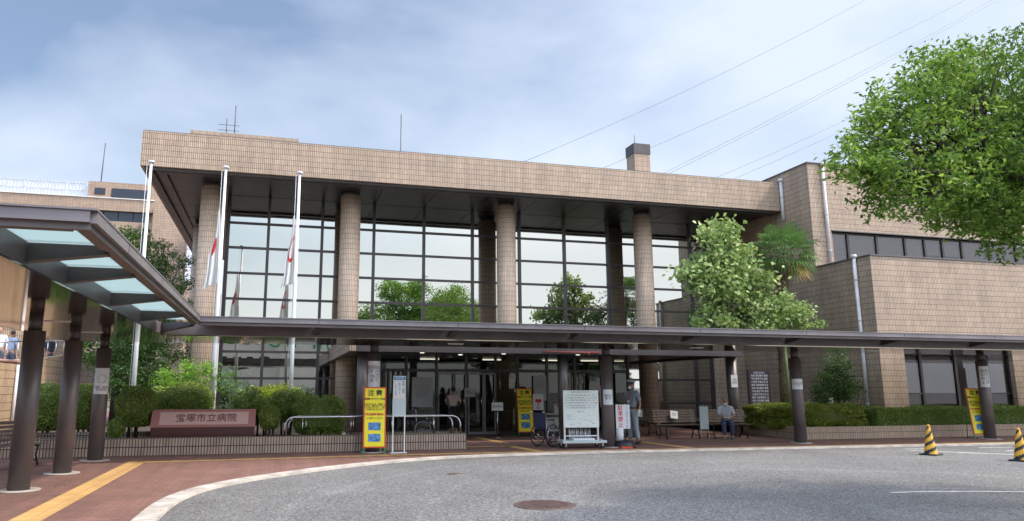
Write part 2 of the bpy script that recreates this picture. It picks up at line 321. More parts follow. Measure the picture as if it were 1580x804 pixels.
    def build(s, name, m, parent=None, world=False, bevel=0):
        off = Vector((0, 0, 0))
        if world:
            p = parent
            while p: off += p.location; p = p.parent
        me = bpy.data.meshes.new(name); V = [tuple(Vector(q) - off) for q in s.v] if world else s.v
        me.from_pydata(V, [], s.f); me.update()
        uvl = me.uv_layers.new(name='UVMap')
        for pi, p in enumerate(me.polygons):
            u = s.uv.get(pi)
            if u:
                for k, li in enumerate(p.loop_indices): uvl.data[li].uv = u[k]
            else:
                nn = p.normal
                for li in p.loop_indices:
                    co = Vector(s.v[me.loops[li].vertex_index])
                    if abs(nn.z) > .7: uvl.data[li].uv = (co.x, co.y)
                    else:
                        h = Vector((nn.x, nn.y, 0)).normalized(); uvl.data[li].uv = (co.x * -h.y + co.y * h.x, co.z)
            p.use_smooth = pi in s.sm
            if pi in s.mi: p.material_index = s.mi[pi]
        ms = m if isinstance(m, (list, tuple)) else [m]
        for q in ms: me.materials.append(M[q] if isinstance(q, str) else q)
        o = bpy.data.objects.new(name, me); COL.objects.link(o)
        if parent: o.parent = parent
        if bevel:
            bv = o.modifiers.new('bevel', 'BEVEL'); bv.width = bevel; bv.segments = 2; bv.limit_method = 'ANGLE'
        return o
def tag(o, label=None, cat=None, group=None, kind=None):
    if label: o['label'] = label
    if cat: o['category'] = cat
    if group: o['group'] = group
    if kind: o['kind'] = kind
    return o
def thing(name, label, cat, loc=(0, 0, 0), rz=0, group=None):
    o = bpy.data.objects.new(name, None); COL.objects.link(o); o.location = loc; o.rotation_euler = (0, 0, rz); o.empty_display_size = .3
    return tag(o, label, cat, group)
def copy_tree(o, parent=None):
    c = o.copy(); COL.objects.link(c); c.parent = parent
    for ch in [x for x in bpy.data.objects if x.parent == o]: copy_tree(ch, c)
    return c
def text(name, body, size, m, parent, loc, align='CENTER', spacing=1.0, rot=(PI / 2, 0, 0), ls=1.0, bold=0.0, thick=.0015, sx=1.0):
    cu = bpy.data.curves.new(name, 'FONT'); cu.body = body; cu.size = size; cu.align_x = align; cu.align_y = 'CENTER'; cu.extrude = thick; cu.space_line = ls; cu.space_character = spacing; cu.offset = bold
    cu.resolution_u = 3
    ob = bpy.data.objects.new(name, cu); COL.objects.link(ob); dg = bpy.context.evaluated_depsgraph_get()
    me = bpy.data.meshes.new_from_object(ob.evaluated_get(dg)); me.name = name
    bpy.data.objects.remove(ob)
    me.materials.clear(); me.materials.append(M[m] if isinstance(m, str) else m)
    o = bpy.data.objects.new(name, me); COL.objects.link(o); o.parent = parent; o.location = loc; o.rotation_euler = rot; o.scale = (sx, 1, 1)
    return o
def vertical(s): return '\n'.join(s)

# ------------------------------------------------------------------ ground
o = MB(); 
gx = [-400, -60, -20, 0, 20, 60, 400]
for a in range(len(gx) - 1):
    for b in range(len(gx) - 1):
        o.quad((gx[a], gx[b], -.03), (gx[a + 1], gx[b], -.03), (gx[a + 1], gx[b + 1], -.03), (gx[a], gx[b + 1], -.03))
tag(o.build('road', 'asphalt'), kind='structure')
K0 = [(-1.15, -12), (-1.18, 4), (-1.22, 8), (-1.26, 9.5), (-1.22, 10.8), (-1.08, 11.7), (-.80, 12.5), (-.3, 13.3), (.39, 14.08), (1.3, 14.95), (2.4, 15.75), (3.3, 16.25), (4.3, 16.58), (5.6, 16.8), (7.5, 16.93), (11.1, 16.93), (14, 16.85), (17, 16.72), (20.5, 16.5), (26, 16.3), (60, 15.8)]
# smooth the kerb line
def catmull(P, n=5):
    R = []
    for i in range(len(P) - 1):
        p0 = Vector(P[max(i - 1, 0)]); p1 = Vector(P[i]); p2 = Vector(P[i + 1]); p3 = Vector(P[min(i + 2, len(P) - 1)])
        for k in range(n):
            t = k / n; R.append(.5 * ((2 * p1) + (p2 - p0) * t + (2 * p0 - 5 * p1 + 4 * p2 - p3) * t * t + (3 * p1 - p0 - 3 * p2 + p3) * t ** 3))
    R.append(Vector(P[-1])); return R
KL = catmull(K0, 8)
def offs(P, d):
    R = []
    for i, p in enumerate(P):
        t = (P[min(i + 1, len(P) - 1)] - P[max(i - 1, 0)]).normalized(); R.append(p + Vector((-t.y, t.x)) * d)
    return R
KI = offs(KL, .27)
mid = offs(KL, .1)
poly = [(p.x, p.y, 0) for p in mid] + [(60, 60, 0), (-60, 60, 0), (-60, -12, 0)]
o = MB(); o.quad(*poly); tag(o.build('pavement', 'paver'), kind='structure')
o = MB()
for i in range(len(KL) - 1):
    a, b, c, d = KL[i], KL[i + 1], KI[i + 1], KI[i]
    L0 = (b - a).length
    o.quad((a.x, a.y, .012), (b.x, b.y, .012), (c.x, c.y, .012), (d.x, d.y, .012)); o.quad((a.x, a.y, -.1), (b.x, b.y, -.1), (b.x, b.y, .012), (a.x, a.y, .012)); o.quad((d.x, d.y, .012), (c.x, c.y, .012), (c.x, c.y, -.05), (d.x, d.y, -.05))
acc = 0
for i in range(len(KL) - 1):
    acc += (KL[i + 1] - KL[i]).length
    if acc > .6:
        acc = 0; a, d = KL[i], KI[i]; t_ = (KL[i + 1] - KL[i]).normalized() * .006
        o.quad((a.x - t_.x, a.y - t_.y, .0135), (a.x + t_.x, a.y + t_.y, .0135), (d.x + t_.x, d.y + t_.y, .0135), (d.x - t_.x, d.y - t_.y, .0135), mi=1)
tag(o.build('kerb', ['concrete', 'soil']), kind='structure')
# tactile paving
o = MB()
def strip(x0, x1, y0, y1): o.quad((x0, y0, .004), (x1, y0, .004), (x1, y1, .004), (x0, y1, .004))
strip(-2.92, -2.55, -8, 16.85)
def band(P, w_, z=.004):
    P = [Vector(p) for p in P]; A = offs(P, w_ / 2); B = offs(P, -w_ / 2)
    for i in range(len(P) - 1): o.quad((B[i].x, B[i].y, z), (B[i + 1].x, B[i + 1].y, z), (A[i + 1].x, A[i + 1].y, z), (A[i].x, A[i].y, z))
band([(-2.92, 17.05), (-1, 17.12), (2.7, 17.4), (4.6, 17.42), (6.2, 17.36), (10.5, 17.33), (14, 17.22), (18, 17.1), (24, 16.95), (40, 16.7)], .3)
strip(5.1, 6.35, 19.2, 19.5); band([(6.3, 19.4), (6.5, 17.55)], .3); band([(6.55, 20.6), (6.4, 23.4)], .3)
band([(10.75, 17.5), (10.6, 19.9)], .3)
tag(o.build('tactile_paving', 'tactile'), kind='structure')
# worn white paint on the road
M['paint'] = mat('road_paint', (.62, .62, .60), .8, 0, .25, 12)
o = MB(); band([(9.15, 9.42), (9.7, 9.38), (10.4, 9.22), (11.2, 8.98), (12.5, 8.5)], .07, -.026)
for x0, y0, x1, y1 in ((16.2, 16.1, 16.9, 16.05), (18.6, 16.0, 19.6, 15.9), (18.3, 15.0, 18.9, 14.9), (16.6, 14.9, 17.3, 14.1), (16.0, 15.7, 17.8, 13.6), (19.2, 15.2, 21.5, 14.9), (21.6, 16.0, 22.8, 15.9)):
    band([(x0, y0), (x1, y1)], .09, -.026)
tag(o.build('road_marking', 'paint'), kind='structure')
# joint line and small patches
mh = thing('manhole_cover', 'round rusty manhole cover set in the grey asphalt in the foreground', 'manhole cover', (3.62, 9.6, -.03))
MB().cyl((0, 0, -.05), (0, 0, .012), .42, n=48).build('rim', 'rust', mh)
o = MB().cyl((0, 0, 0), (0, 0, .016), .385, n=48)
for a in range(-5, 6):
    for b in range(-5, 6):
        if a * a + b * b < 27: o.box(a * .065 - .022, a * .065 + .022, b * .065 - .022, b * .065 + .022, .014, .022)
o.build('lid', 'rust', mh)
dr = thing('drain_cover', 'small round iron valve cover flush with the asphalt near the pavement bend', 'drain cover', (3.33, 13.5, -.03))
MB().cyl((0, 0, -.05), (0, 0, .008), .15, n=24).build('rim', 'coping', dr); MB().cyl((0, 0, 0), (0, 0, .012), .12, n=24).build('lid', 'rust', dr)

# ------------------------------------------------------------------ hospital building
GY = 28.95
B = thing('hospital_building', 'two storey tan tiled hospital with tall glass front, round columns and a right wing', 'building', (8, 27, 0))
def bp(mb, name, m, parent=None, **k): return mb.build(name, m, parent or B, world=True, **k)
# atrium roof
FX0, FX1, FY, FB, FT = -4.72, 20.62, 25.6, 9.03, 10.27
o = MB(); o.box(FX0, FX1, FY, FY + .35, FB, FT); o.box(FX0, FX0 + .35, FY + .35, 44, FB, FT); o.box(FX0, FX1, 43.6, 44, FB, FT)
bp(o, 'fascia', 'tile')
o = MB(); o.box(FX0 + .03, FX1, FY + .03, FY + .5, FT + .002, FT + .03); o.box(FX0 + .03, FX0 + .5, FY + .5, 44, FT + .002, FT + .03); bp(o, 'roof_coping', 'coping')
MBr = MB().box(FX0 + .36, FX1, FY + .36, 43.5, FT - .4, FT - .3); bp(MBr, 'roof', 'coping')
o = MB(); o.box(FX0 + .12, FX1, FY + .12, FY + .36, FB - .07, FB - .002); o.box(FX0 + .12, FX0 + .36, FY + .37, 44, FB - .07, FB - .002)
o.box(FX0 + .5, FX1, FY + .5, FY + .75, FB - .05, FB + .05); o.box(FX0 + .5, FX0 + .75, FY + .76, 44, FB - .05, FB + .05)
bp(o, 'eave_trim', 'edge_metal' if 0 else 'dark_metal')
o = MB()
xs = [FX0 + .35] + [-.46 + 2.08 * k for k in range(-1, 10)] + [FX1]
for i in range(len(xs) - 1): o.box(xs[i] + .012, xs[i + 1] - .012, FY + .35, GY, FB + .02, FB + .06)
o.box(FX0 + .35, FX1, FY + .35, 43.5, FB + .07, FB + .1)
for k in range(7): o.box(FX0 + .35, -2.3, GY + .02 + 2.08 * k, GY + 2.06 + 2.08 * k, FB + .02, FB + .06)
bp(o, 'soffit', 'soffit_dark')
# round tiled columns
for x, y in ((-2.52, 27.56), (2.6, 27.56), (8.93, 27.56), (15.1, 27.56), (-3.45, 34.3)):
    c = bp(MB().cyl((x, y, 0), (x, y, FB - .1), .39, n=48, uvr=.39), 'column', 'tile_column_lifted')
    bp(MB().cyl((x, y, FB - .1), (x, y, FB + .02), .33, n=32), 'column_cap', 'dark_metal', c)
# curtain wall: mullions, transoms, panes
mx_ = [-1.97, -.46, 1.62, 3.7, 5.78, 7.87, 9.96, 12.03, 14.1, 16.15, 18.22, 19.0]
rows = [.05, .95, 1.95, 2.95, 3.97, 4.97, 5.97, 6.97, 7.95, 9.04]
cw = MB()
for x in mx_: cw.box(x - .055, x + .055, GY - .1, GY + .02, 0, FB + .02)
for z in rows[:-1]:
    for i in range(len(mx_) - 1): cw.box(mx_[i] + .055, mx_[i + 1] - .055, GY - .07, GY + .01, z - .045, z + .045)
cwo = bp(cw, 'curtain_wall_frame', 'bronze')
for i in range(len(mx_) - 1):
    o = MB(); a, b = mx_[i] + .056, mx_[i + 1] - .056
    for j in range(len(rows) - 1):
        t1, t2 = random.uniform(-.0035, .0035), random.uniform(-.0018, .0018); o.quad((a, GY - .02 + t1 - t2, rows[j]), (b, GY - .02 - t1 - t2, rows[j]), (b, GY - .02 - t1 + t2, rows[j + 1]), (a, GY - .02 + t1 + t2, rows[j + 1]))
    bp(o, 'glass', 'atrium_glass', cwo)
# left return of the glass wall
cw = MB(); ys = [GY + .02 + 2.08 * k for k in range(8)]
for y in ys: cw.box(-2.06, -1.94, y - .055, y + .055, 0, FB + .02)
for z in rows[:-1]:
    for i in range(len(ys) - 1): cw.box(-2.03, -1.96, ys[i] + .055, ys[i + 1] - .055, z - .045, z + .045)
cwl = bp(cw, 'curtain_wall_frame', 'bronze')
o = MB(); o.quad((-1.99, ys[-1], 0), (-1.99, ys[0], 0), (-1.99, ys[0], FB), (-1.99, ys[-1], FB)); bp(o, 'glass', 'atrium_glass', cwl)
o = MB().box(-1.9, 20.5, 43.2, 43.5, 0, FB); bp(o, 'rear_wall', 'tile')
# tile pier between glass and wing
bp(MB().box(19.06, 20.68, GY - .12, GY + .2, 0, FB - .01), 'wall_pier', 'tile')
# right wing
o = MB()
o.box(20.7, 21.62, 23.95, 24.35, 0, 10.66)
o.box(21.62, 44, 23.95, 24.35, 7.86, 10.66)
o.box(20.7, 21.1, 24.352, 44, 0, 10.66)
o.box(20.7, 21.1, 21.602, 23.948, 0, 6.31)
bp(o, 'wing_wall', 'tile')
o = MB()
o.box(20.7, 21.75, 21.2, 21.6, 0, 6.31); o.box(21.752, 44, 21.2, 21.6, 2.83, 6.31); o.box(21.752, 26.72, 21.2, 21.6, 0, .33); o.box(26.722, 44, 21.2, 21.6, 0, 2.83)
bp(o, 'lower_wall', 'tile')
o = MB(); o.box(20.66, 21.14, 23.9, 44, 10.662, 10.70); o.box(21.142, 44, 23.9, 24.4, 10.662, 10.70); o.box(20.66, 21.14, 21.16, 23.94, 6.312, 6.36); o.box(21.142, 44, 21.16, 21.64, 6.312, 6.36)
bp(o, 'coping', 'coping')
bp(MB().box(21.1, 44, 21.6, 24.3, 5.9, 6.0), 'terrace', 'coping')
bp(MB().box(21.1, 44, 24.35, 44, 10.3, 10.4), 'wing_roof', 'coping')
# ribbon window upstairs
def windows(name, xs, z0, z1, y, split, fw=.05, blind='blind', opens=()):
    for i in range(len(xs) - 1):
        a, b = xs[i], xs[i + 1]; f = MB()
        f.box(a, a + fw, y, y + .1, z0, z1); f.box(b - fw, b, y, y + .1, z0, z1); f.box(a + fw, b - fw, y, y + .1, z0, z0 + fw); f.box(a + fw, b - fw, y, y + .1, z1 - fw, z1)
        if split and i in split: f.box(a + fw, b - fw, y + .01, y + .09, z0 + (z1 - z0) * split[i] - .025, z0 + (z1 - z0) * split[i] + .025)
        fo = bp(f, 'window', 'bronze')
        bp(MB().quad((a + fw, y + .05, z0 + fw), (b - fw, y + .05, z0 + fw), (b - fw, y + .05, z1 - fw), (a + fw, y + .05, z1 - fw)), 'pane', 'tint_glass', fo)
        bl = MB(); zt = z1 - fw; zb = z0 + fw
        if i in opens: zb = z0 + (z1 - z0) * .62
        n = int((zt - zb) / .05)
        for k in range(n):
            zz = zb + (zt - zb) * k / n; bl.quad((a + fw + .01, y + .14, zz), (b - fw - .01, y + .14, zz), (b - fw - .01, y + .17, zz + (zt - zb) / n * .96), (a + fw + .01, y + .17, zz + (zt - zb) / n * .96))
        bp(bl, 'blind', blind, fo)
windows('upper', [21.64, 22.52, 23.96, 25.4, 26.42, 27.36, 28.4, 29.9, 31.4, 33, 34.5, 36, 38, 40, 42, 44], 6.02, 7.85, 24.1, {4: .52, 5: .52}, opens=(4, 5))
windows('lower', [21.76, 22.62, 24.2, 25.42, 26.71], .35, 2.82, 21.36, {0: .42, 3: .42})
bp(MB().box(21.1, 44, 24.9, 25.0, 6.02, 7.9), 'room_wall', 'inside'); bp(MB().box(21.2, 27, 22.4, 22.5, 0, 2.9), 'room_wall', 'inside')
bp(MB().box(21.7, 26.8, 21.14, 21.36, .28, .328), 'window_sill', 'coping')
bp(MB().box(21.6, 44, 23.9, 24.1, 7.86, 7.9), 'window_head', 'coping')
# rainwater pipes
def pipe(x, y, z0, z1, r=.06, head=True, dx=0):
    o = MB().cyl((x, y, z0), (x, y, z1), r, n=12)
    if head: o.cyl((x, y, z1), (x, y, z1 + .12), r * 1.5, n=12)
    z = z0 + 1
    while z < z1: o.cyl((x, y, z), (x, y, z + .04), r * 1.25, n=12); z += 1.5
    return bp(o, 'rain_pipe', 'pipe')
pipe(21.38, 23.87, 6.0, 10.6); pipe(20.6, 21.85, 0, 6.33, .065); pipe(20.63, 25.5, 8.6, 10.3, .07)
# rooftop
bp(MB().box(-4.0, .6, 32, 38, FT, 12.66), 'penthouse', 'tile_far')
ch = bp(MB().box(17.28, 18.15, 32, 32.85, FT - .2, 13.42), 'chimney', 'tile_far'); bp(MB().box(17.25, 18.18, 31.97, 32.88, 13.42, 13.95), 'chimney_vent', 'dark_metal', ch)
an = MB().cyl((-2.2, 32.5, 12.6), (-2.2, 32.5, 14.15), .02, n=6); an.cyl((-2.55, 32.5, 12.6), (-2.55, 32.5, 13.5), .018, n=6)
for z in (13.2, 13.45): an.cyl((-2.9, 32.5, z - .25), (-2.0, 32.5, z - .25), .012, n=5)
bp(an, 'antenna', 'dark_metal'); bp(MB().cyl((5.25, 32, FT - .3), (5.25, 32, 14.3), .022, n=6), 'lightning_rod', 'dark_metal'); bp(MB().cyl((17.6, 32.5, 13.95), (17.6, 32.5, 14.6), .018, n=6), 'lightning_rod', 'dark_metal')
# entrance porch roof
PX0, PX1, PY0, PZ0, PZ1 = 2.05, 14.9, 20.9, 2.6, 3.1
bp(MB().box(PX0, PX0 + .2, PY0, GY - .13, PZ0, PZ1), 'porch_side', 'tile_dark'); bp(MB().box(PX0 + .202, PX1, PY0, PY0 + .2, PZ0, PZ1).box(PX1 - .2, PX1, PY0 + .2, GY - .13, PZ0, PZ1), 'porch_edge', 'dark_metal')
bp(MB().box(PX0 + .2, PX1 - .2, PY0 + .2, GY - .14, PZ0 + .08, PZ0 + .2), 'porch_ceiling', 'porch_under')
bp(MB().box(PX0 + .2, PX1 - .2, PY0 + .2, GY - .14, PZ1 - .1, PZ1 - .02), 'porch_roof', 'coping')
for x in (2.5, 8.74, 14.78): bp(MB().cyl((x, 21.35, 0), (x, 21.35, PZ0), .17, n=24), 'porch_post', 'steel_brown')
for x, y in ((4.5, 22.6), (7.2, 22.6), (9.8, 22.6), (11.6, 22.2), (13.4, 22.2), (6, 23.6)): bp(MB().cyl((x, y, PZ0 + .06), (x, y, PZ0 + .078), .07, n=14), 'downlight', 'lamp')
# glazed entrance lobby
DY = 24.35
f = MB(); dx = [3.35, 4.3, 5.35, 6.4, 7.45, 8.25, 9.35, 10.4, 11.45, 12.5]
for x in dx: f.box(x - .04, x + .04, DY - .06, DY + .04, 0, PZ0 + .08)
f.box(3.31, 12.54, DY - .05, DY + .03, 2.12, 2.22); f.box(3.31, 12.54, DY - .05, DY + .03, .0, .1)
for k in range(5): f.box(3.5 + .17 * k, 3.56 + .17 * k, DY - .12, DY - .06, .1, 2.15)
fo = bp(f, 'entrance_frame', 'bronze')
bp(MB().quad((3.35, DY, .1), (12.5, DY, .1), (12.5, DY, PZ0 + .08), (3.35, DY, PZ0 + .08)), 'glass', 'door_glass', fo)
for a, b in ((5.39, 5.95), (5.97, 6.38), (6.44, 7.0), (7.02, 7.42)):
    d = MB(); d.box(a, a + .045, DY - .1, DY - .06, .03, 2.1).box(b - .045, b, DY - .1, DY - .06, .03, 2.1).box(a + .045, b - .045, DY - .1, DY - .06, .03, .12).box(a + .045, b - .045, DY - .1, DY - .06, 2.04, 2.1)
    dd = bp(d, 'sliding_door', 'door_alu'); bp(MB().cyl((b - .09, DY - .13, .9), (b - .09, DY - .13, 1.35), .014, n=8), 'handle', 'steel', dd)
for y0, x in ((DY, 3.35), (DY, 12.5)):
    f = MB()
    for k in range(5): f.box(x - .03, x + .03, y0 + .05 + k * 1.1 - .03, y0 + .05 + k * 1.1 + .03, 0, PZ0 + .08)
    f.box(x - .025, x + .025, y0 + .1, GY - .15, 1.0, 1.08); f.box(x - .025, x + .025, y0 + .1, GY - .15, 2.12, 2.2)
    ff = bp(f, 'lobby_side_frame', 'bronze'); bp(MB().quad((x, y0 + .1, 0), (x, GY - .15, 0), (x, GY - .15, 2.68), (x, y0 + .1, 2.68)), 'glass', 'door_glass', ff)
# lobby inside, seen dimly through the glass
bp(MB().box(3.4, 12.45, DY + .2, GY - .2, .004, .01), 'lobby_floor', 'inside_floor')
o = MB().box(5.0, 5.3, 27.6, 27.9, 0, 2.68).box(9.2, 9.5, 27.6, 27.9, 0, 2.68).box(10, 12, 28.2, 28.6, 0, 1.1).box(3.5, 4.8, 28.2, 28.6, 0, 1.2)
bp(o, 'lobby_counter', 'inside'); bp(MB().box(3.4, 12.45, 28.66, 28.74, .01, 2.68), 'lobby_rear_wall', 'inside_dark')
for x in (5.2, 7.6, 10.0, 11.6): bp(MB().box(x, x + .7, 26.4, 26.5, 2.62, 2.66), 'lobby_light', 'lamp')

# ------------------------------------------------------------------ covered walkway
W = thing('covered_walkway', 'brown steel covered walkway with glass roof edges wrapping the drop-off area', 'canopy', (-3.67, 18.2, 0))
def wp(mb, name, m, parent=None, **k): return mb.build(name, m, parent or W, world=True, **k)
XR = 36; X0, X1, Y0, Y1 = -5.74, -1.6, 16.2, 20.2; YN = 6.75; ZS, ZG = 2.68, 2.95
# spine boxes
o = MB(); o.box(-4.94, XR, 16.93, 19.47, ZS, ZS + .02); o.box(-4.94, -2.4, YN + .2, 16.928, ZS, ZS + .02); wp(o, 'spine_soffit', 'soffit_mirror')
o = MB(); o.box(-2.42, XR, 16.93, 16.96, ZS + .022, ZG); o.box(-4.94, XR, 19.44, 19.47, ZS + .022, ZG); o.box(-2.45, -2.42, YN + .2, 16.96, ZS + .022, ZG); o.box(-4.94, -4.91, YN + .2, 19.43, ZS + .022, ZG)
o.box(-4.9, XR, 16.97, 19.43, ZG - .03, ZG); o.box(-4.9, -2.46, YN + .2, 16.96, ZG - .03, ZG)
wp(o, 'spine_side', 'steel_brown')
# edge beams (stepped channel)
o = MB()
o.box(X1, XR, Y0, Y0 + .06, 2.86, 3.03); o.box(X1 + .001, XR, Y0 + .06, Y0 + .13, 2.86, 2.885); 
o.box(X1 - .06, X1, YN, Y0 - .06, 2.87, 3.03); o.box(X1 - .12, X1 - .06, YN + .06, Y0 + .1, 2.87, 2.895)
o.box(X0, XR, Y1 - .06, Y1, 2.86, 3.03); o.box(X0, X0 + .06, YN, Y1 - .06, 2.86, 3.03)
o.box(X0 + .06, X1 - .06, YN, YN + .06, 2.87, 3.03); o.box(X0 + .06, X1 - .16, YN + .06, YN + .12, 2.87, 2.895)
eb = wp(o, 'edge_beam', 'steel_brown')
wp(MB().box(X1 + .051, XR, Y0 - .05, Y0, 2.93, 3.03).box(X1, X1 + .05, YN, Y0, 2.93, 3.03).box(X0, X1, YN - .05, YN, 2.93, 3.03), 'beam_lip', 'edge_metal', eb)
o = MB()
for k in range(12): wp(MB().box(.9 + 3.15 * k - .006, .9 + 3.15 * k + .006, Y0 - .052, Y0 - .0005, 2.932, 3.03), 'panel_seam', 'black', eb)
for k in range(4): wp(MB().box(X1 + .0005, X1 + .052, 8.2 + 2.4 * k, 8.212 + 2.4 * k, 2.932, 3.03), 'panel_seam', 'black', eb)
o = MB(); o.box(X1 + .06, XR, Y0 - .07, Y0 + .1, 3.032, 3.05); o.box(X1 - .1, X1 + .058, YN - .07, Y0 + .1, 3.032, 3.05); o.box(X0 - .02, X1 - .102, YN - .07, YN + .1, 3.032, 3.05); o.box(X0 - .02, XR, Y1 - .1, Y1 + .02, 3.032, 3.05)
wp(o, 'roof_flashing', 'edge_metal')
# cantilever brackets, tapered
def bracket(p, q, w=.07):
    p = Vector(p); q = Vector(q); d = (q - p).normalized(); s = Vector((-d.y, d.x, 0)) * w / 2; o = MB()
    P = [(p, 2.76), (q, 2.86), (q, 2.94), (p, 2.94)]
    a = [(c + s) for c, z in P]; b = [(c - s) for c, z in P]
    A = [(a[i].x, a[i].y, P[i][1]) for i in range(4)]; Bq = [(b[i].x, b[i].y, P[i][1]) for i in range(4)]
    o.quad(*A[::-1]); o.quad(*Bq)
    for i in range(4): j = (i + 1) % 4; o.quad(A[i], A[j], Bq[j], Bq[i])
    s2 = s * 2.0  # bottom flange
    for zz in (0,):
        a0, b0 = (p + s2), (p - s2); a1, b1 = (q + s2), (q - s2)
        o.quad((b0.x, b0.y, 2.745), (b1.x, b1.y, 2.845), (a1.x, a1.y, 2.845), (a0.x, a0.y, 2.745)); o.quad((a0.x, a0.y, 2.758), (a1.x, a1.y, 2.858), (b1.x, b1.y, 2.858), (b0.x, b0.y, 2.758))
        o.quad((a0.x, a0.y, 2.745), (a1.x, a1.y, 2.845), (a1.x, a1.y, 2.858), (a0.x, a0.y, 2.758)); o.quad((b0.x, b0.y, 2.758), (b1.x, b1.y, 2.858), (b1.x, b1.y, 2.845), (b0.x, b0.y, 2.745))
    return wp(o, 'bracket', 'dark_metal')
BY = [7.9, 9.35, 11.75, 14.3]
for y in BY:
    bracket((-2.41, y, 0), (-1.68, y, 0)); bracket((-4.95, y, 0), (-5.66, y, 0))
BX = [.9 + 3.15 * k for k in range(12)]
for x in BX: bracket((x, 16.92, 0), (x, 16.28, 0))
for x in BX[::2]: bracket((x, 19.48, 0), (x, 20.12, 0))
bracket((-2.43, 16.92, 0), (-1.72, 16.3, 0))
# glass strips
yy = [YN + .07] + BY + [16.2]
for i in range(len(yy) - 1):
    wp(MB().box(-2.44, -1.67, yy[i] + .05, yy[i + 1] - .05, ZG + .012, ZG + .03), 'roof_glass', 'frost'); wp(MB().box(-5.67, -4.92, yy[i] + .05, yy[i + 1] - .05, ZG + .012, ZG + .03), 'roof_glass', 'frost')
xx = [-1.6] + BX + [XR]
for i in range(len(xx) - 1):
    wp(MB().box(xx[i] + .05, xx[i + 1] - .05, Y0 + .07, 16.95, ZG + .012, ZG + .03), 'roof_sheet', 'steel_brown'); wp(MB().box(xx[i] + .05, xx[i + 1] - .05, 19.45, Y1 - .07, ZG + .012, ZG + .03), 'roof_glass', 'frost')
wp(MB().box(-5.67, -1.65, 19.46, Y1 - .07, ZG + .012, ZG + .03), 'roof_sheet', 'steel_brown')
# posts
def wpost(x, y, pr=.165):
    p = wp(MB().cyl((x, y, .0), (x, y, 2.42), pr, n=32), 'post', 'steel_brown')
    wp(MB().cyl((x, y, 2.42), (x, y, ZS), pr * .64, n=24), 'post_neck', 'dark_metal', p); wp(MB().cyl((x, y, .002), (x, y, .02), .30, n=32), 'base_plate', 'concrete', p)
    return p
for y in (12.74, 15.11, 17.65): wpost(-3.67, y, .155)
for x in (2.42, 8.76, 14.8, 21.75, 28): wpost(x, 18.3)
for x, y in ((-3.67, 16.4), (-3.67, 13.9), (4.5, 18.2), (11.5, 18.2), (17.5, 18.2), (-.5, 18.2)): wp(MB().box(x - .2, x + .2, y - .05, y + .05, ZS - .012, ZS - .001), 'ceiling_light', 'white')
# red cable under the canopy
M['cable_red'] = mat('cable_red', (.28, .03, .02), .6)
o = MB().tube([(7.9, 20.87, 2.665), (8.9, 20.87, 2.655), (9.8, 20.87, 2.665)], .016, 6).tube([(9.4, 20.87, 2.66), (9.42, 20.87, 2.56)], .02, 6)
tag(o.build('cable', 'cable_red'), 'thin red cable strung along the porch edge behind the walkway roof', 'cable')

# ------------------------------------------------------------------ planters
PH = .40
pl = thing('planter', 'long low tan tiled planter behind the hospital name stone', 'planter', (0, 18.6, 0))
o = MB(); o.box(-7.2, 4.9, 18.62, 18.84, 0, PH); o.box(4.7, 4.9, 18.842, 19.6, 0, PH); o.box(-7.2, 4.698, 19.4 + 1.0, 20.6, 0, .01)
o.build('planter_wall', 'tile_dark', pl, world=True)
MB().quad((-7.2, 18.85, .30), (4.69, 18.85, .30), (4.69, 19.58, .30), (-7.2, 19.58, .30)).quad((-7.2, 19.58, .30), (1.9, 19.58, .30), (1.9, 28.8, .30), (-7.2, 28.8, .30)).build('soil', 'soil', pl, world=True)
MB().box(1.9, 4.7, 19.6, 19.78, 0, PH).box(1.9, 2.08, 19.782, 28.7, 0, PH - .1).build('rear_wall', 'tile_dark', pl, world=True)
MB().box(-7.2, -1.2, 20.1, 20.25, .3, .48).build('inner_kerb', 'tile_dark', pl, world=True)
pr = thing('planter', 'low tan tiled planter holding the clipped hedges in front of the right wing', 'planter', (18, 19.5, 0))
o = MB(); o.box(15.75, 40, 19.45, 19.65, 0, .38); o.prism([(15.75, 19.652), (15.95, 19.652), (16.15, 22.6), (15.95, 22.6)], 0, .38); o.build('planter_wall', 'tile', pr, world=True)
MB().quad((15.9, 19.6, .3), (40, 19.6, .3), (40, 21.2, .3), (16, 21.2, .3)).quad((16, 21.2, .3), (20.7, 21.2, .3), (20.7, 28.8, .3), (16.1, 28.8, .3)).build('soil', 'soil', pr, world=True)
# fallen leaves on the paving (stuff)
rs = np.random.RandomState(5); o = MB()
for k in range(260):
    if k < 150: x = rs.uniform(-4, 6); y = rs.uniform(10, 18); 
    else: x = rs.uniform(-1, 20); y = rs.uniform(7, 17)
    zz = .016 if y > 16.6 or x < -1.2 else -.02; s_ = rs.uniform(.015, .035); a = rs.uniform(0, PI)
    c, s = math.cos(a) * s_, math.sin(a) * s_
    o.quad((x - c, y - s, zz), (x + s * .5, y - c * .5, zz + .006), (x + c, y + s, zz), (x - s * .5, y + c * .5, zz + .008))
tag(o.build('fallen_leaves', mat('dry_leaf', (.40, .26, .12), .8, 0, .4, 3)), 'dry fallen leaves scattered over the paving and asphalt', 'leaves', kind='stuff')

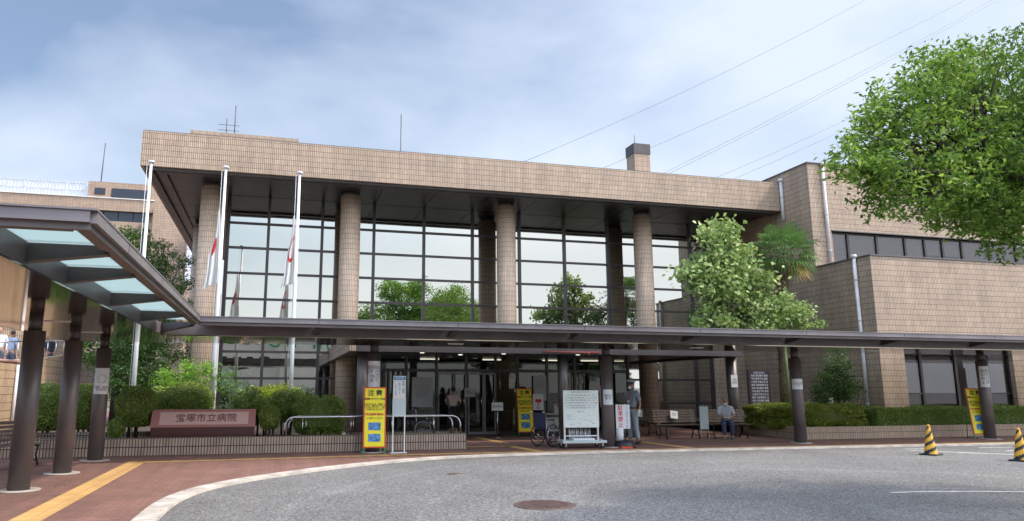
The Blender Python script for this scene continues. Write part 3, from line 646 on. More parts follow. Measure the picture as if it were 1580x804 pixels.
# ------------------------------------------------------------------ name stone
st = thing('name_stone', 'long reddish granite name stone engraved with the hospital name', 'sign', (-1.62, 19.25, .3), math.radians(0))
MB().prism([(-1.2, 0), (1.2, 0), (1.2, .5), (-1.2, .5)], -.3, .31).build('base', 'granite_dark', st)
def slab(x0, x1, y0, y1, z0, z1, th):  # sloping face
    return MB().quad((x0, y0, z0), (x1, y0, z0), (x1 - 0, y1, z1), (x0 + .0, y1, z1)).quad((x0, y0 + th, z0), (x0, y0, z0), (x0, y1, z1), (x0, y1 + th, z1)).quad((x1, y0, z0), (x1, y0 + th, z0), (x1, y1 + th, z1), (x1, y1, z1)).quad((x0, y1, z1), (x1, y1, z1), (x1, y1 + th, z1), (x0, y1 + th, z1)).quad((x1, y0 + th, z0), (x0, y0 + th, z0), (x0, y1 + th, z1), (x1, y1 + th, z1)).quad((x0, y0 + th, z0), (x1, y0 + th, z0), (x1, y0, z0), (x0, y0, z0))
slab(-1.22, 1.22, -.02, .22, .312, .73, .25).build('frame_slab', 'granite', st)
ang = math.atan2(.24, .418)
slab(-1.03, 1.05, -.02 + .035 - .012, .22 - .035 - .012, .312 + .06, .73 - .06, .02).build('face_panel', 'granite_face', st)
text('lettering', '宝塚市立病院', .235, 'letter_dark', st, (.05, .082, .52), rot=(PI / 2 - ang, 0, 0), spacing=1.05, bold=.002, thick=.004)

# ------------------------------------------------------------------ bushes and trees (leaf geometry)
def mesh_np(name, V, F, m, parent, tone=None, smooth=False):
    me = bpy.data.meshes.new(name); me.vertices.add(len(V)); me.vertices.foreach_set('co', np.asarray(V, np.float32).ravel())
    n = len(F); me.loops.add(n * 4); me.loops.foreach_set('vertex_index', np.asarray(F, np.int32).ravel()); me.polygons.add(n)
    me.polygons.foreach_set('loop_start', np.arange(0, n * 4, 4, dtype=np.int32)); me.polygons.foreach_set('loop_total', np.full(n, 4, np.int32))
    me.update(calc_edges=True)
    if tone is not None:
        a = me.attributes.new('tone', 'FLOAT', 'POINT'); a.data.foreach_set('value', np.asarray(tone, np.float32))
    me.materials.append(M[m]); o = bpy.data.objects.new(name, me); COL.objects.link(o)
    if parent: o.parent = parent
    return o
def leafquads(C, size, tilt=None, aspect=.45, droop=0., up=0., tone_clump=None):
    n = len(C); d = RNG.normal(size=(n, 3)); d[:, 2] = d[:, 2] * .7 - droop; d /= np.linalg.norm(d, axis=1)[:, None]
    nn = RNG.normal(size=(n, 3)) * .9
    if tilt is not None: nn += tilt * 1.1
    nn[:, 2] += up
    w_ = np.cross(d, nn); w_ /= np.linalg.norm(w_, axis=1)[:, None] + 1e-9; nn = np.cross(w_, d)
    s = size * RNG.uniform(.65, 1.25, n)[:, None]
    V = np.stack([C - d * s * .5, C + w_ * s * aspect * .5 + nn * s * .08, C + d * s * .5, C - w_ * s * aspect * .5 + nn * s * .08], 1).reshape(-1, 3)
    F = np.arange(n * 4).reshape(-1, 4); t = np.clip(RNG.beta(2, 2.2, n) + (0 if tone_clump is None else tone_clump), 0, .965) ; t = np.where(RNG.random(n) < .0015, 1.0, t)
    return V, F, np.repeat(t, 4)
def lobes_foliage(name, lobes, dens, size, m, parent, loc=(0, 0, 0), cl=(.9, 2.1), **k):
    """lobes: (x,y,z,rx[,ry,rz]); leaves gathered in twig clumps inside each lobe, more near its shell"""
    Cs = []; T = []
    for lb in lobes:
        x, y, z, rx = lb[:4]; ry = lb[4] if len(lb) > 4 else rx; rz = lb[5] if len(lb) > 5 else rx * .8
        nt_ = max(6, int(dens * (rx * ry * rz) ** (2.2 / 3)))
        d = RNG.normal(size=(nt_, 3)); d /= np.linalg.norm(d, axis=1)[:, None]; r = RNG.uniform(.25, 1.06, nt_) ** .55
        P = d * r[:, None] * np.array([rx, ry, rz]) + np.array([x, y, z])
        per = 22; cs = size * RNG.uniform(cl[0], cl[1], nt_)
        Q = np.repeat(P, per, 0) + np.clip(RNG.normal(size=(nt_ * per, 3)), -1.8, 1.8) * np.repeat(cs, per)[:, None] * np.array([.75, .75, .5])
        Cs.append(Q); T.append(np.repeat(RNG.normal(0, .13, nt_), per))
    C = np.concatenate(Cs) - np.array(loc); T = np.concatenate(T)
    V, F, t = leafquads(C, size, tone_clump=T, **k)
    return mesh_np(name, V, F, m, parent, t)
def clipped(parent, c, r, leaf=.045, dens=2300, m='topiary', ex=.88, flat=-.85, rough=.05, loc=None, name='foliage'):
    """clipped bush: lumpy superellipsoid core with small leaves all over it"""
    c = np.array(c, float); r = np.array(r, float); ph = RNG.uniform(0, 6, 6)
    def shape(d):
        e = np.sign(d) * np.abs(d) ** ex; e /= (np.abs(e) ** (2 / ex)).sum(1)[:, None] ** (ex / 2)
        b = 1 + rough * (np.sin(d[:, 0] * 5 + ph[0]) * np.sin(d[:, 1] * 4 + ph[1]) + .7 * np.sin(d[:, 2] * 6 + ph[2] + d[:, 0] * 3)) + rough * .4 * np.sin(d[:, 0] * 17 + ph[3]) * np.sin(d[:, 1] * 15 + ph[4])
        p = e * b[:, None]; p[:, 2] = np.maximum(p[:, 2], flat); return p
    A = 4 * PI * ((r[0] * r[1]) ** 1.6 / 3 + (r[0] * r[2]) ** 1.6 / 3 + (r[1] * r[2]) ** 1.6 / 3) ** (1 / 1.6)
    n = int(A * dens); d = RNG.normal(size=(n, 3)); d /= np.linalg.norm(d, axis=1)[:, None]
    P = shape(d) * r * RNG.uniform(.94, 1.02, n)[:, None] + c
    nr = d / r; nr /= np.linalg.norm(nr, axis=1)[:, None]
    cl = np.sin(P[:, 0] * 9 + ph[0]) * np.sin(P[:, 2] * 11 + ph[1]) * np.sin(P[:, 1] * 8) * .16
    V, F, t = leafquads(P, leaf, tilt=nr, aspect=.6, tone_clump=cl)
    nu, nv = 32, 16; th = np.linspace(0, 2 * PI, nu, endpoint=False); fi = np.linspace(-PI / 2 + .02, PI / 2 - .02, nv)
    g = np.array([[math.cos(f) * math.cos(a), math.cos(f) * math.sin(a), math.sin(f)] for f in fi for a in th])
    Vc = shape(g) * r * .86 + c; Fc = np.array([[i * nu + j, i * nu + (j + 1) % nu, (i + 1) * nu + (j + 1) % nu, (i + 1) * nu + j] for i in range(nv - 1) for j in range(nu)])
    o = np.array(loc if loc is not None else (0, 0, 0), float)
    return mesh_np(name, np.concatenate([V, Vc]) - o, np.concatenate([F, Fc + len(V)]), m, parent, np.concatenate([t, np.full(len(Vc), .1)]))
def bush(name, label, x, y, z0, z1, rx, ry, stems=3, m='topiary', group=None, **k):
    root = thing(name, label, 'bush', (x, y, .3), group=group)
    zc = (z0 + z1) / 2; rz = (z1 - z0) / 2
    clipped(root, (0, 0, zc - .3), (rx, ry, rz), m=m, **k)
    s = MB()
    for i in range(stems):
        a = i * 2.4 + x; s.tube([(math.cos(a) * .12, math.sin(a) * .1, -.02), (math.cos(a) * rx * .3, math.sin(a) * ry * .3, max(zc - .3 - rz * .4, .1))], [.03, .022], 6)
    s.build('stem', 'bark_dark', root)
    return root
G1 = 'clipped bushes in the left planter'
bush('clipped_bush', 'large dark dome bush behind the leftmost walkway posts, beside the bench', -5.45, 20.3, .45, 1.68, .55, .6, 4, group=G1)
bush('clipped_bush', 'taller pale topped bush showing between the second and third walkway posts', -4.62, 20.6, .45, 1.68, .45, .55, 3, group=G1)
bush('clipped_bush', 'tiny low clipped ball right beside the third walkway post', -3.6, 19.35, .36, .86, .19, .2, 2, group=G1)
bush('clipped_bush', 'egg shaped clipped bush on bare stems just left of the name stone', -3.28, 19.75, .55, 1.6, .47, .5, 4, group=G1)
bush('clipped_bush', 'small clipped bush peeking out above and behind the egg shaped bush', -2.98, 21.2, .7, 1.6, .3, .35, 2, group=G1)
bush('clipped_bush', 'long oblong clipped bush rising behind the name stone', -2.28, 20.95, .6, 1.69, .78, .5, 4, group=G1)
bush('clipped_bush', 'loose leafy bush just right of the name stone, under the yellow one', -.62, 20.6, .5, 1.52, .42, .42, 3, group=G1, rough=.14, leaf=.06, dens=900)
bush('clipped_bush', 'small round clipped ball on short stems at the right end of the name stone', -.06, 19.5, .5, 1.13, .27, .27, 3, group=G1)
bush('clipped_bush', 'small light topped ball half hidden behind the ball beside the name stone', -.3, 20.1, .85, 1.28, .25, .25, 2, group=G1)
bush('clipped_bush', 'dark rounded bush around the foot of the third flagpole', .38, 20.7, .6, 1.52, .52, .42, 3, group=G1, rough=.1)
bush('clipped_bush', 'big cushion shaped clipped bush behind the handrail', 1.23, 20.05, .3, 1.36, .68, .55, 2, group=G1, ex=.55)
# free growing shrubs on the left
def shrub(name, label, lobes, size, m, x, y, dens=90, cat='shrub', stem='bark_dark', **k):
    root = thing(name, label, cat, (x, y, .3)); lobes_foliage('foliage', lobes, dens, size, m, root, (x, y, .3), **k)
    s = MB()
    for lb in lobes[:5]: s.tube([(random.uniform(-.06, .06), 0, -.02), ((lb[0] - x) * .5, (lb[1] - y) * .5, (lb[2] - .3) * .55), (lb[0] - x, lb[1] - y, lb[2] - .3)], [.03, .02, .008], 5)
    s.build('stem', stem, root); return root
shrub('green_shrub', 'bright lime green shrub growing above the oblong bush by the first column', [(-2.7, 22.5, 1.9, .55), (-2.2, 22.5, 2.15, .5), (-2.95, 22.4, 1.6, .4), (-1.95, 22.5, 1.7, .45), (-2.5, 22.2, 1.5, .5)], .085, 'bright_leaf', -2.45, 22.5, 160)
shrub('bamboo_shrub', 'wispy grey green bamboo-like shrub between the flagpoles', [(-1.25, 22, 1.75, .3, .3, .42), (-1.1, 22, 1.2, .35, .3, .45), (-.9, 22, 1.35, .25, .25, .35)], .10, 'bamboo_leaf', -1.15, 22, 190, aspect=.16, droop=.4)
shrub('yellow_shrub', 'bright yellow green shrub glowing in the sun behind the clipped balls', [(-.15, 21.5, 1.45, .4, .35, .2), (.3, 21.5, 1.5, .35, .3, .18), (-.5, 21.5, 1.4, .3, .3, .18)], .075, 'yellow_leaf', 0, 21.5, 260)
# grass and weeds
Wd = np.stack([RNG.uniform(-7, 4.6, 5200), RNG.uniform(18.87, 19.5, 5200), np.full(5200, .33)], 1); k_ = (np.sin(Wd[:, 0] * 2.3) + np.sin(Wd[:, 0] * 5.1 + 1)) > -.2; Wd = Wd[k_]
V, F, t = leafquads(Wd, .09, aspect=.2, up=0, droop=-.8); tag(mesh_np('weeds', V, F, 'bright_leaf' if 0 else 'mid_leaf', None, t), 'low green weeds growing along the soil of the left planter', 'weeds', kind='stuff')
# right hedges
h = thing('clipped_hedge', 'broad mounded hedge with sunlit top at the corner of the right planter', 'hedge', (17.35, 21.2, .3), group='clipped hedges in the right planter')
clipped(h, (0, 0, .34), (1.72, 1.45, .44), leaf=.06, dens=2600, m='hedge', ex=.5, rough=.05)
h = thing('clipped_hedge', 'long narrow clipped hedge under the lower wing windows', 'hedge', (27, 20.25, .3), group='clipped hedges in the right planter')
# long hedge: box-like
n = 26000; X = RNG.uniform(-8.0, 8.0, n); side = RNG.random(n); Yv = np.where(side < .45, -.5, RNG.uniform(-.5, .5, n)); Z = np.where(side < .45, RNG.uniform(-.0, .62, n), .62)
cut = RNG.random(n); X = np.where(cut < .04, -8.0, X); Z = np.where(cut < .04, RNG.uniform(0, .62, n), Z); Yv = np.where(cut < .04, RNG.uniform(-.5, .5, n), Yv)
Z = Z + .03 * np.sin(X * 2.1) + .02 * np.sin(X * 5.3) * (Z > .3); P = np.stack([X, Yv, Z], 1) + RNG.normal(size=(n, 3)) * .018
V, F, t = leafquads(P, .05, aspect=.6, tone_clump=np.sin(X * 7) * .1)
bx = np.array([[-7.97, -.47, -.02], [8, -.47, -.02], [8, .47, -.02], [-7.97, .47, -.02], [-7.97, -.47, .57], [8, -.47, .57], [8, .47, .57], [-7.97, .47, .57]]); bf = np.array([[0, 1, 5, 4], [4, 5, 6, 7], [3, 0, 4, 7], [1, 2, 6, 5]])
mesh_np('foliage', np.concatenate([V, bx]), np.concatenate([F, bf + len(V)]), 'topiary', h, np.concatenate([t, np.full(8, .1)]))
sp = shrub('dark_shrub', 'dark feathery shrub against the side wall of the right wing', [(18.5, 20.9, 1.75, .75, .6, .6), (18.1, 20.9, 1.35, .5, .5, .45), (18.9, 20.9, 1.5, .5, .5, .4), (18.6, 20.9, 2.35, .5, .4, .35)], .085, 'dark_leaf', 18.5, 20.9, 330)
bb = thing('small_sign', 'tiny white and blue notice box standing on top of the mounded hedge', 'sign', (17.95, 20.6, .9)); MB().box(-.07, .07, -.03, .03, .06, .36).box(-.01, .01, -.01, .01, -.6, .06).build('board', 'paper', bb); MB().box(-.06, .06, -.034, -.03, .08, .17).build('band', 'blue_band', bb)
# pale leaved tree in front of the glass
def limb_tree(name, label, x, y, z0, trunk, lobes, size, m, dens, bark='bark', cat='tree', limb_r=.05, group=None, **k):
    root = thing(name, label, cat, (x, y, z0), group=group); s = MB()
    P = [Vector(p) for p, r in trunk]; R = [r for p, r in trunk]
    s.tube([p - Vector((x, y, z0)) for p in P], R, 10)
    for lb in lobes:
        e = Vector(lb[:3]); b = min(P[1:], key=lambda q: (q - e).length + abs(q.z - e.z + 1.0) * .5); mid = (b + e) / 2 + Vector((random.uniform(-.15, .15), random.uniform(-.15, .15), -.12))
        s.tube([q - Vector((x, y, z0)) for q in (b, mid, e)], [limb_r, limb_r * .6, limb_r * .22], 6)
        for j in range(3):
            q = e + Vector([random.uniform(-.8, .8) * lb[3] for _ in range(3)]); s.tube([v - Vector((x, y, z0)) for v in (mid, (mid + q) / 2 + Vector((0, 0, .08)), q)], [limb_r * .4, limb_r * .25, limb_r * .1], 4)
    s.build('trunk', bark, root); lobes_foliage('crown', lobes, dens, size, m, root, (x, y, z0), **k); return root
limb_tree('broadleaf_tree', 'pale large-leaved tree rising above the walkway roof in front of the glass', 15.3, 22.3, .3, [((15.3, 22.3, .3), .07), ((15.25, 22.3, 2.8), .06), ((15.2, 22.2, 4.2), .05), ((15.1, 22.1, 5.6), .04)],
          [(15.2, 22, 7.1, .5), (15.0, 22, 6.5, .7), (14.5, 21.9, 5.7, .65), (15.4, 22, 5.9, .7), (13.9, 21.8, 5.5, .5), (14.3, 21.9, 4.9, .5), (15.9, 22.1, 5.2, .55), (15.2, 21.8, 5.0, .65), (15.5, 22, 6.9, .4), (16.1, 22.1, 6.3, .4), (14.3, 21.8, 3.95, .5, .4, .3), (15.1, 21.8, 3.85, .5, .4, .28), (13.6, 21.8, 5.4, .3), (16.5, 22.1, 5.7, .4), (16.5, 22.0, 4.9, .4), (16.7, 22.0, 5.3, .3)], .20, 'pale_leaf', 62, 'stem_green', limb_r=.03, droop=.35, aspect=.6)
limb_tree('small_tree', 'small variegated tree topping out just above the walkway roof under the palm', 17.2, 21.7, .3, [((17.2, 21.7, .3), .06), ((17.2, 21.7, 2.4), .05), ((17.15, 21.7, 3.6), .04)],
          [(16.3, 21.6, 4.3, .5, .4, .35), (17.0, 21.6, 4.6, .45, .4, .3), (17.9, 21.6, 4.25, .45, .4, .3), (18.1, 21.6, 3.75, .4, .4, .25), (16.6, 21.6, 4.05, .5, .4, .35), (16.2, 21.6, 3.7, .4, .4, .3), (17.2, 21.6, 4.2, .5, .4, .35), (17.8, 21.6, 3.85, .45, .4, .3), (16.9, 21.6, 3.6, .5, .4, .3)], .15, 'pale_leaf', 110, 'stem_green', limb_r=.025, droop=.2, aspect=.6)
limb_tree('dark_tree', 'dense dark tree filling the corner behind the pale tree and palm', 16.9, 24.4, .3, [((16.9, 24.4, .3), .12), ((16.9, 24.4, 2.4), .1), ((16.9, 24.4, 4.0), .07)],
          [(16.2, 24.2, 5.2, .8), (17.2, 24.4, 5.0, .9), (18.2, 24.4, 4.4, .8), (16.0, 24.2, 4.2, .8), (17.2, 24.2, 4.0, .9), (18.9, 24.4, 4.2, .7), (16.8, 24.2, 5.9, .5)], .12, 'dark_leaf', 110, 'bark_dark')
# fan palm
pm = thing('fan_palm', 'shaggy fan palm between the pale tree and the right wing', 'palm tree', (17.75, 22.6, .3))
o = MB(); pts = [(0, 0, 0), (.0, 0, 1.5), (.08, 0, 3.0), (.22, 0, 4.6), (.38, 0, 6.1)]; o.tube(pts, [.17, .15, .16, .19, .22], 14)
for k in range(320):
    t = random.uniform(.2, 1) ** .7; z = t * 6.1; x = .38 * t ** 1.6; a = random.uniform(0, 2 * PI); r = .15 + .06 * t; ln = random.uniform(.12, .3)
    p = Vector((x + math.cos(a) * r, math.sin(a) * r, z)); q = p + Vector((math.cos(a) * .1, math.sin(a) * .1, -ln)); s_ = Vector((-math.sin(a), math.cos(a), 0)) * .02
    o.quad(p - s_, p + s_, q + s_ * .3, q - s_ * .3)
o.build('trunk', 'fibre', pm)
V = []; T = []; c0 = Vector((.42, 0, 6.2)); rr = random.Random(3)
for k in range(46):
    a = k * 2.399; el = 1.25 - 2.1 * (k / 45) ** .9; ln = rr.uniform(.6, .85); d = Vector((math.cos(a) * math.cos(el), math.sin(a) * math.cos(el), math.sin(el)))
    hub = c0 + d * ln; s_ = d.cross(Vector((0, 0, 1))).normalized() * .012
    V += [c0 - s_, c0 + s_, hub + s_, hub - s_]; T += [.4] * 4
    up = s_.normalized().cross(d).normalized(); side = s_.normalized(); tone = .98 if k > 41 else rr.uniform(.1, .75); R_ = rr.uniform(.58, .76)
    for j in range(18):
        b = math.radians(-110 + 220 * j / 17); bd = (d * math.cos(b) + side * math.sin(b)); tip = hub + bd * R_ * (1 - .12 * abs(b)) + Vector((0, 0, -.22 * rr.uniform(.4, 1.2))) + up * .06
        w_ = bd.cross(up).normalized() * .03; m_ = hub + bd * R_ * .6 + up * .03
        V += [hub, m_ + w_, tip, m_ - w_]; T += [min(1, tone + rr.uniform(-.12, .12))] * 4
V = np.array([tuple(v) for v in V]); mesh_np('crown', V, np.arange(len(V)).reshape(-1, 4), 'palm_leaf', pm, np.array(T))
# big camphor at the right edge
CL = [(9.2, 7.3, 3.6, .42), (9.8, 7.5, 3.65, .5), (6.5, 6.75, 4.1, .3), (6.75, 6.85, 4.3, .35), (7.0, 6.95, 4.55, .38), (7.25, 7.0, 4.85, .4), (7.65, 7.05, 5.2, .42), (8.3, 7.15, 5.6, .45), (9.2, 7.3, 5.9, .5), (6.7, 6.8, 4.05, .3), (7.45, 7.0, 4.95, .42), (8.0, 7.1, 5.2, .45), (8.6, 7.2, 5.5, .5), (6.85, 6.8, 4.0, .34), (7.15, 7.0, 3.85, .42), (7.25, 7.1, 4.3, .42), (7.6, 7.1, 4.5, .5), (7.75, 6.9, 4.0, .48), (8.1, 7.2, 4.75, .5), (8.25, 7.0, 4.1, .6), (8.75, 7.2, 5.0, .52), (8.9, 7.2, 4.4, .7), (8.8, 7.1, 3.85, .45), (9.35, 7.4, 5.2, .62), (9.5, 7.3, 4.2, .8), (9.3, 7.6, 3.95, .55), (9.75, 7.7, 5.8, .62), (10.2, 7.6, 5.0, .95), (10.2, 8.1, 4.4, .85),
      (11, 8.2, 6.1, 1.2), (11.3, 7.6, 4.6, 1.3), (11.6, 6.4, 6.6, 1.4), (12.4, 8.2, 5.4, 1.5), (12.8, 6.6, 6.2, 1.6), (11.5, 5.4, 5.2, 1.3), (10.6, 6.0, 5.4, 1.0), (12.2, 7, 7.8, 1.2), (13.8, 7.6, 5.4, 1.5), (13.8, 6, 7.1, 1.4), (9.9, 8.6, 4.8, .8), (9.2, 8.2, 4.3, .7)]
limb_tree('camphor_tree', 'large green broadleaf tree reaching in from the right edge of the photo', 12.4, 7, -.03, [((12.4, 7, -.03), .28), ((12.3, 7, 1.6), .22), ((12.0, 7, 3.0), .18), ((11.2, 7.1, 3.9), .12), ((10.0, 7.2, 4.3), .08), ((9.0, 7.2, 4.4), .05)], CL, .085, 'camphor', 190, 'bark_dark', limb_r=.04, cl=(.8, 1.75), droop=.35, aspect=.42)
# twig at the top right corner
# trees beyond the planter on the left
GT = 'leafy trees standing left of the atrium'
limb_tree('leafy_tree', 'tall dark green tree with sunlit top left of the atrium columns', -5.6, 29.5, 0, [((-5.6, 29.5, 0), .2), ((-5.6, 29.5, 2.2), .16), ((-5.5, 29.5, 4.4), .12), ((-5.4, 29.5, 5.8), .08)],
          [(-5.6, 29.5, 6.9, .9), (-5.0, 29.6, 6.0, 1.0), (-6.4, 29.4, 6.2, .9), (-4.9, 29.6, 4.9, 1.0), (-6.0, 29.3, 5.0, 1.1), (-6.8, 29.4, 4.0, .9), (-5.2, 29.2, 3.8, 1.2), (-6.1, 29.2, 3.0, 1.1), (-5.1, 29.2, 2.4, 1.1), (-7.0, 29.4, 5.4, .7), (-5.2, 29.6, 7.3, .5)], .11, 'mid_leaf', 150, 'bark_dark', group=GT)
limb_tree('leafy_tree', 'lower dark tree at the foot of the side column behind the shrubs', -4.3, 27.6, 0, [((-4.3, 27.6, 0), .15), ((-4.3, 27.6, 1.4), .12), ((-4.3, 27.6, 3.2), .08)],
          [(-4.4, 27.6, 4.4, .8), (-3.9, 27.6, 3.4, .8), (-4.8, 27.5, 3.2, .9), (-4.2, 27.4, 2.3, .9), (-5.0, 27.4, 1.9, .9), (-3.9, 27.4, 1.5, .8), (-3.6, 27.6, 5.0, .4), (-4.5, 28.4, 5.6, .8), (-4.2, 28.4, 6.6, .5), (-3.3, 27.9, 1.8, .45), (-3.3, 27.9, 2.7, .45), (-3.35, 27.9, 3.6, .45), (-3.4, 27.9, 4.5, .45), (-3.4, 28, 5.4, .4), (-3.5, 28.2, 6.2, .4)], .10, 'dark_leaf', 170, 'bark_dark', group=GT)
# trees behind the camera, mirrored in the glass
GB = 'trees across the drop-off behind the viewer'
limb_tree('street_tree', 'round crowned green tree seen mirrored in the middle panes', 10.6, -8, -.03, [((10.6, -8, 0), .35), ((10.6, -8, 3.5), .28), ((10.8, -8, 6.5), .18), ((10.8, -8, 8.5), .1)],
          [(9, -8, 8, 1.8), (11.5, -8, 9.5, 2), (13.5, -8, 8.2, 1.8), (10, -8, 10.6, 1.3), (12, -8, 7.2, 2), (8.2, -8, 6.5, 1.3), (14.2, -8, 6.4, 1.6), (12.8, -8, 11, 1.2), (15.5, -8, 9.6, 1.8), (17.5, -8, 8.4, 1.8), (16.6, -8, 10.4, 1.2), (18.8, -8, 7.0, 1.5), (16.5, -8, 6.5, 1.8), (7.2, -8, 7.6, 1.1)], .22, 'bright_leaf', 60, 'bark', limb_r=.1, group=GB)
for i, (x, y, s_) in enumerate(((20, -16, 1.0), (28, -14, 1.1), (36, -18, 1.0))):
    limb_tree('street_tree', ['low spreading tree far behind the viewer, nearest the road middle', 'low spreading tree far behind the viewer, second along the road', 'low spreading tree far behind the viewer, furthest right'][i], x, y, -.03, [((x, y, 0), .25), ((x, y, 2.5), .2), ((x, y, 4), .12)],
              [(x - 1.3, y, 4.2, 1.3), (x + 1.2, y, 4.4, 1.4), (x, y, 5.4, 1.4), (x, y + 1, 3.6, 1.3)], .22, 'mid_leaf', 50, 'bark', limb_r=.1, group=GB)
M['refl_hedge'] = M['dark_leaf']
hb = thing('hedge_row', 'long dark hedge across the drop-off behind the viewer', 'hedge', (8, -22, 0)); lobes_foliage('foliage', [(x, -22, .9, 1.2, .7, .8) for x in np.arange(-8, 26, 1.8)], 40, .16, 'dark_leaf', hb, (8, -22, 0))

# ------------------------------------------------------------------ far building on the left
fb = thing('distant_building', 'brown tiled multi storey ward block beyond the walkway on the left', 'building', (-30, 75, 0))
def fp(mb, name, m, parent=None): return mb.build(name, m, parent or fb, world=True)
o = MB(); o.box(-60, -9.6, 75, 95, 0, 17.7); o.box(-60, -12.2, 75, 95, 18.75, 19.95); o.box(-60, -12.2, 75.6, 95, 17.702, 18.748)
fp(o, 'wall', 'tile_far')
fp(MB().box(-18.3, -9.6, 75.05, 95, 19.952, 21.6).box(-12.2, -9.6, 75, 95, 17.7, 19.95), 'upper_storey', 'tile_far')
fp(MB().box(-12.1, -8.4, 74.0, 76, 0, 19.4), 'stair_tower', 'tile_far')
fp(MB().box(-60, -12.2, 74.9, 75.2, 19.952, 20.02), 'coping', 'white')
xs_ = np.arange(-60, -12.5, 1.35)
for i in range(22, len(xs_) - 1): f_ = fp(MB().box(xs_[i] + .04, xs_[i + 1] - .04, 75.3, 75.5, 17.75, 18.72), 'window', 'window_dark')
fp(MB().box(-17.7, -16.75, 75.0, 75.04, 20.3, 20.95), 'window', 'window_dark'); w3 = fp(MB().box(-16.2, -12.9, 75.0, 75.04, 20.1, 21.0), 'window', 'window_dark')
o = MB()
for k in range(24): o.box(-60 + k * 1.8, -60 + k * 1.8 + .06, 75.6, 75.66, 20, 21.5)
for z in (20.05, 20.75, 21.45): o.box(-60, -18.6, 75.6, 75.66, z, z + .06)
for k in range(138): o.box(-60 + k * .3, -60 + k * .3 + .16, 75.67, 75.69, 20.05, 21.45)
fp(o, 'roof_fence', 'fence_white'); fp(MB().cyl((-17.4, 75.8, 21.6), (-17.3, 75.8, 25.8), .05, n=6), 'antenna', 'coping')
wl = thing('louvre_building', 'narrow white louvred building slice between the ward block and the atrium eave', 'building', (-7.5, 70, 0))
MB().box(-8.3, -5.5, 70, 76, 0, 11).build('base_wall', 'tile_far', wl, world=True)
o = MB().box(-8.3, -5.5, 70, 76, 11, 17)
for k in range(11, 17): o.box(-8.32, -5.48, 69.95, 70, .4 + k, 1.2 + k)
o.build('wall', 'fence_white', wl, world=True)
# retaining wall and deck, left
rw = thing('retaining_wall', 'sunlit orange tan tiled ramp wall behind the left bench', 'wall', (-7.5, 25, 0))
o = MB(); P = [(8, 2.0), (18, 2.03), (23, 2.28), (30, 2.78), (37, 3.35)]
for i in range(len(P) - 1):
    (y0, z0), (y1, z1) = P[i], P[i + 1]; a, b = -7.5, -7.75
    o.quad((a, y0, 0), (a, y1, 0), (a, y1, z1), (a, y0, z0)); o.quad((b, y1, 0), (b, y0, 0), (b, y0, z0), (b, y1, z1)); o.quad((a, y0, z0), (a, y1, z1), (b, y1, z1), (b, y0, z0))
o.build('tiled_wall', 'tile_orange', rw, world=True)
MB().cyl((-7.44, 24.6, .2), (-7.44, 24.6, 2.3), .05, n=8).build('drain_pipe', 'pipe', rw, world=True)
o = MB()
for i in range(len(P) - 1):
    (y0, z0), (y1, z1) = P[i], P[i + 1]; o.tube([(-7.62, y0, z0 + .55), (-7.62, y1, z1 + .55)], .02, 6)
    for k in range(int(y1 - y0)): t = k / (y1 - y0); zz = z0 + (z1 - z0) * t; o.cyl((-7.62, y0 + k, zz), (-7.62, y0 + k, zz + .55), .015, n=6)
o.build('railing', 'steel', rw, world=True)
dk = MB().box(-20, -7.76, 10, 38, 0, 1.9); tag(dk.build('terrace_deck', 'concrete'), kind='structure')
ab = thing('annex_building', 'low tan tiled annex behind the people on the deck', 'building', (-16, 36, 0)); MB().box(-24, -9.5, 33, 40, 1.9, 4.6).build('wall', 'tile_orange', ab, world=True); MB().box(-24.2, -9.3, 32.8, 40.2, 4.6, 4.8).build('roof', 'coping', ab, world=True); MB().box(-13, -11.4, 32.96, 33.0, 2.4, 4.0).build('window', 'window_dark', ab, world=True)
pb = thing('pipe_barrier', 'pinkish brown bent pipe barrier by the ramp wall', 'barrier', (-6.2, 21, 0))
MB().tube([(-6.9, 19.6, 2.25), (-6.3, 20.4, 2.2), (-5.95, 20.95, 2.14), (-5.9, 21.0, 2.05), (-5.9, 21, .2)], .05, 10).build('pipe', 'pinkpipe', pb, world=True)
MB().tube([(-6.9, 19.6, 2.25), (-6.9, 19.6, .2)], .05, 10).build('pipe_leg', 'pinkpipe', pb, world=True)
# building across the road (mirrored in the glass)
wb = thing('white_building', 'cream building with small windows and green roof-edge letters, mirrored in the glass', 'building', (-5, -45, 0), 0)
def wbp(mb, name, m): return mb.build(name, m, wb, world=True)
wbp(MB().box(-45, .3, -57, -45, 0, 9.4).box(.3, 9, -57, -44.2, 0, 9.8).box(9, 14, -57, -45.5, 0, 9), 'wall', 'wall_white')
for z in (4.7, 7.6):
    for k in range(9): wbp(MB().box(-2 - k * 1.7, -1.1 - k * 1.7, -45.02, -44.98, z, z + 1.1), 'window', 'window_dark')
tx = text('lettering', 'TOT  NO', 2.6, 'ink_green', wb, (9.6, .86, 7.6), rot=(PI / 2, 0, PI), thick=.03)
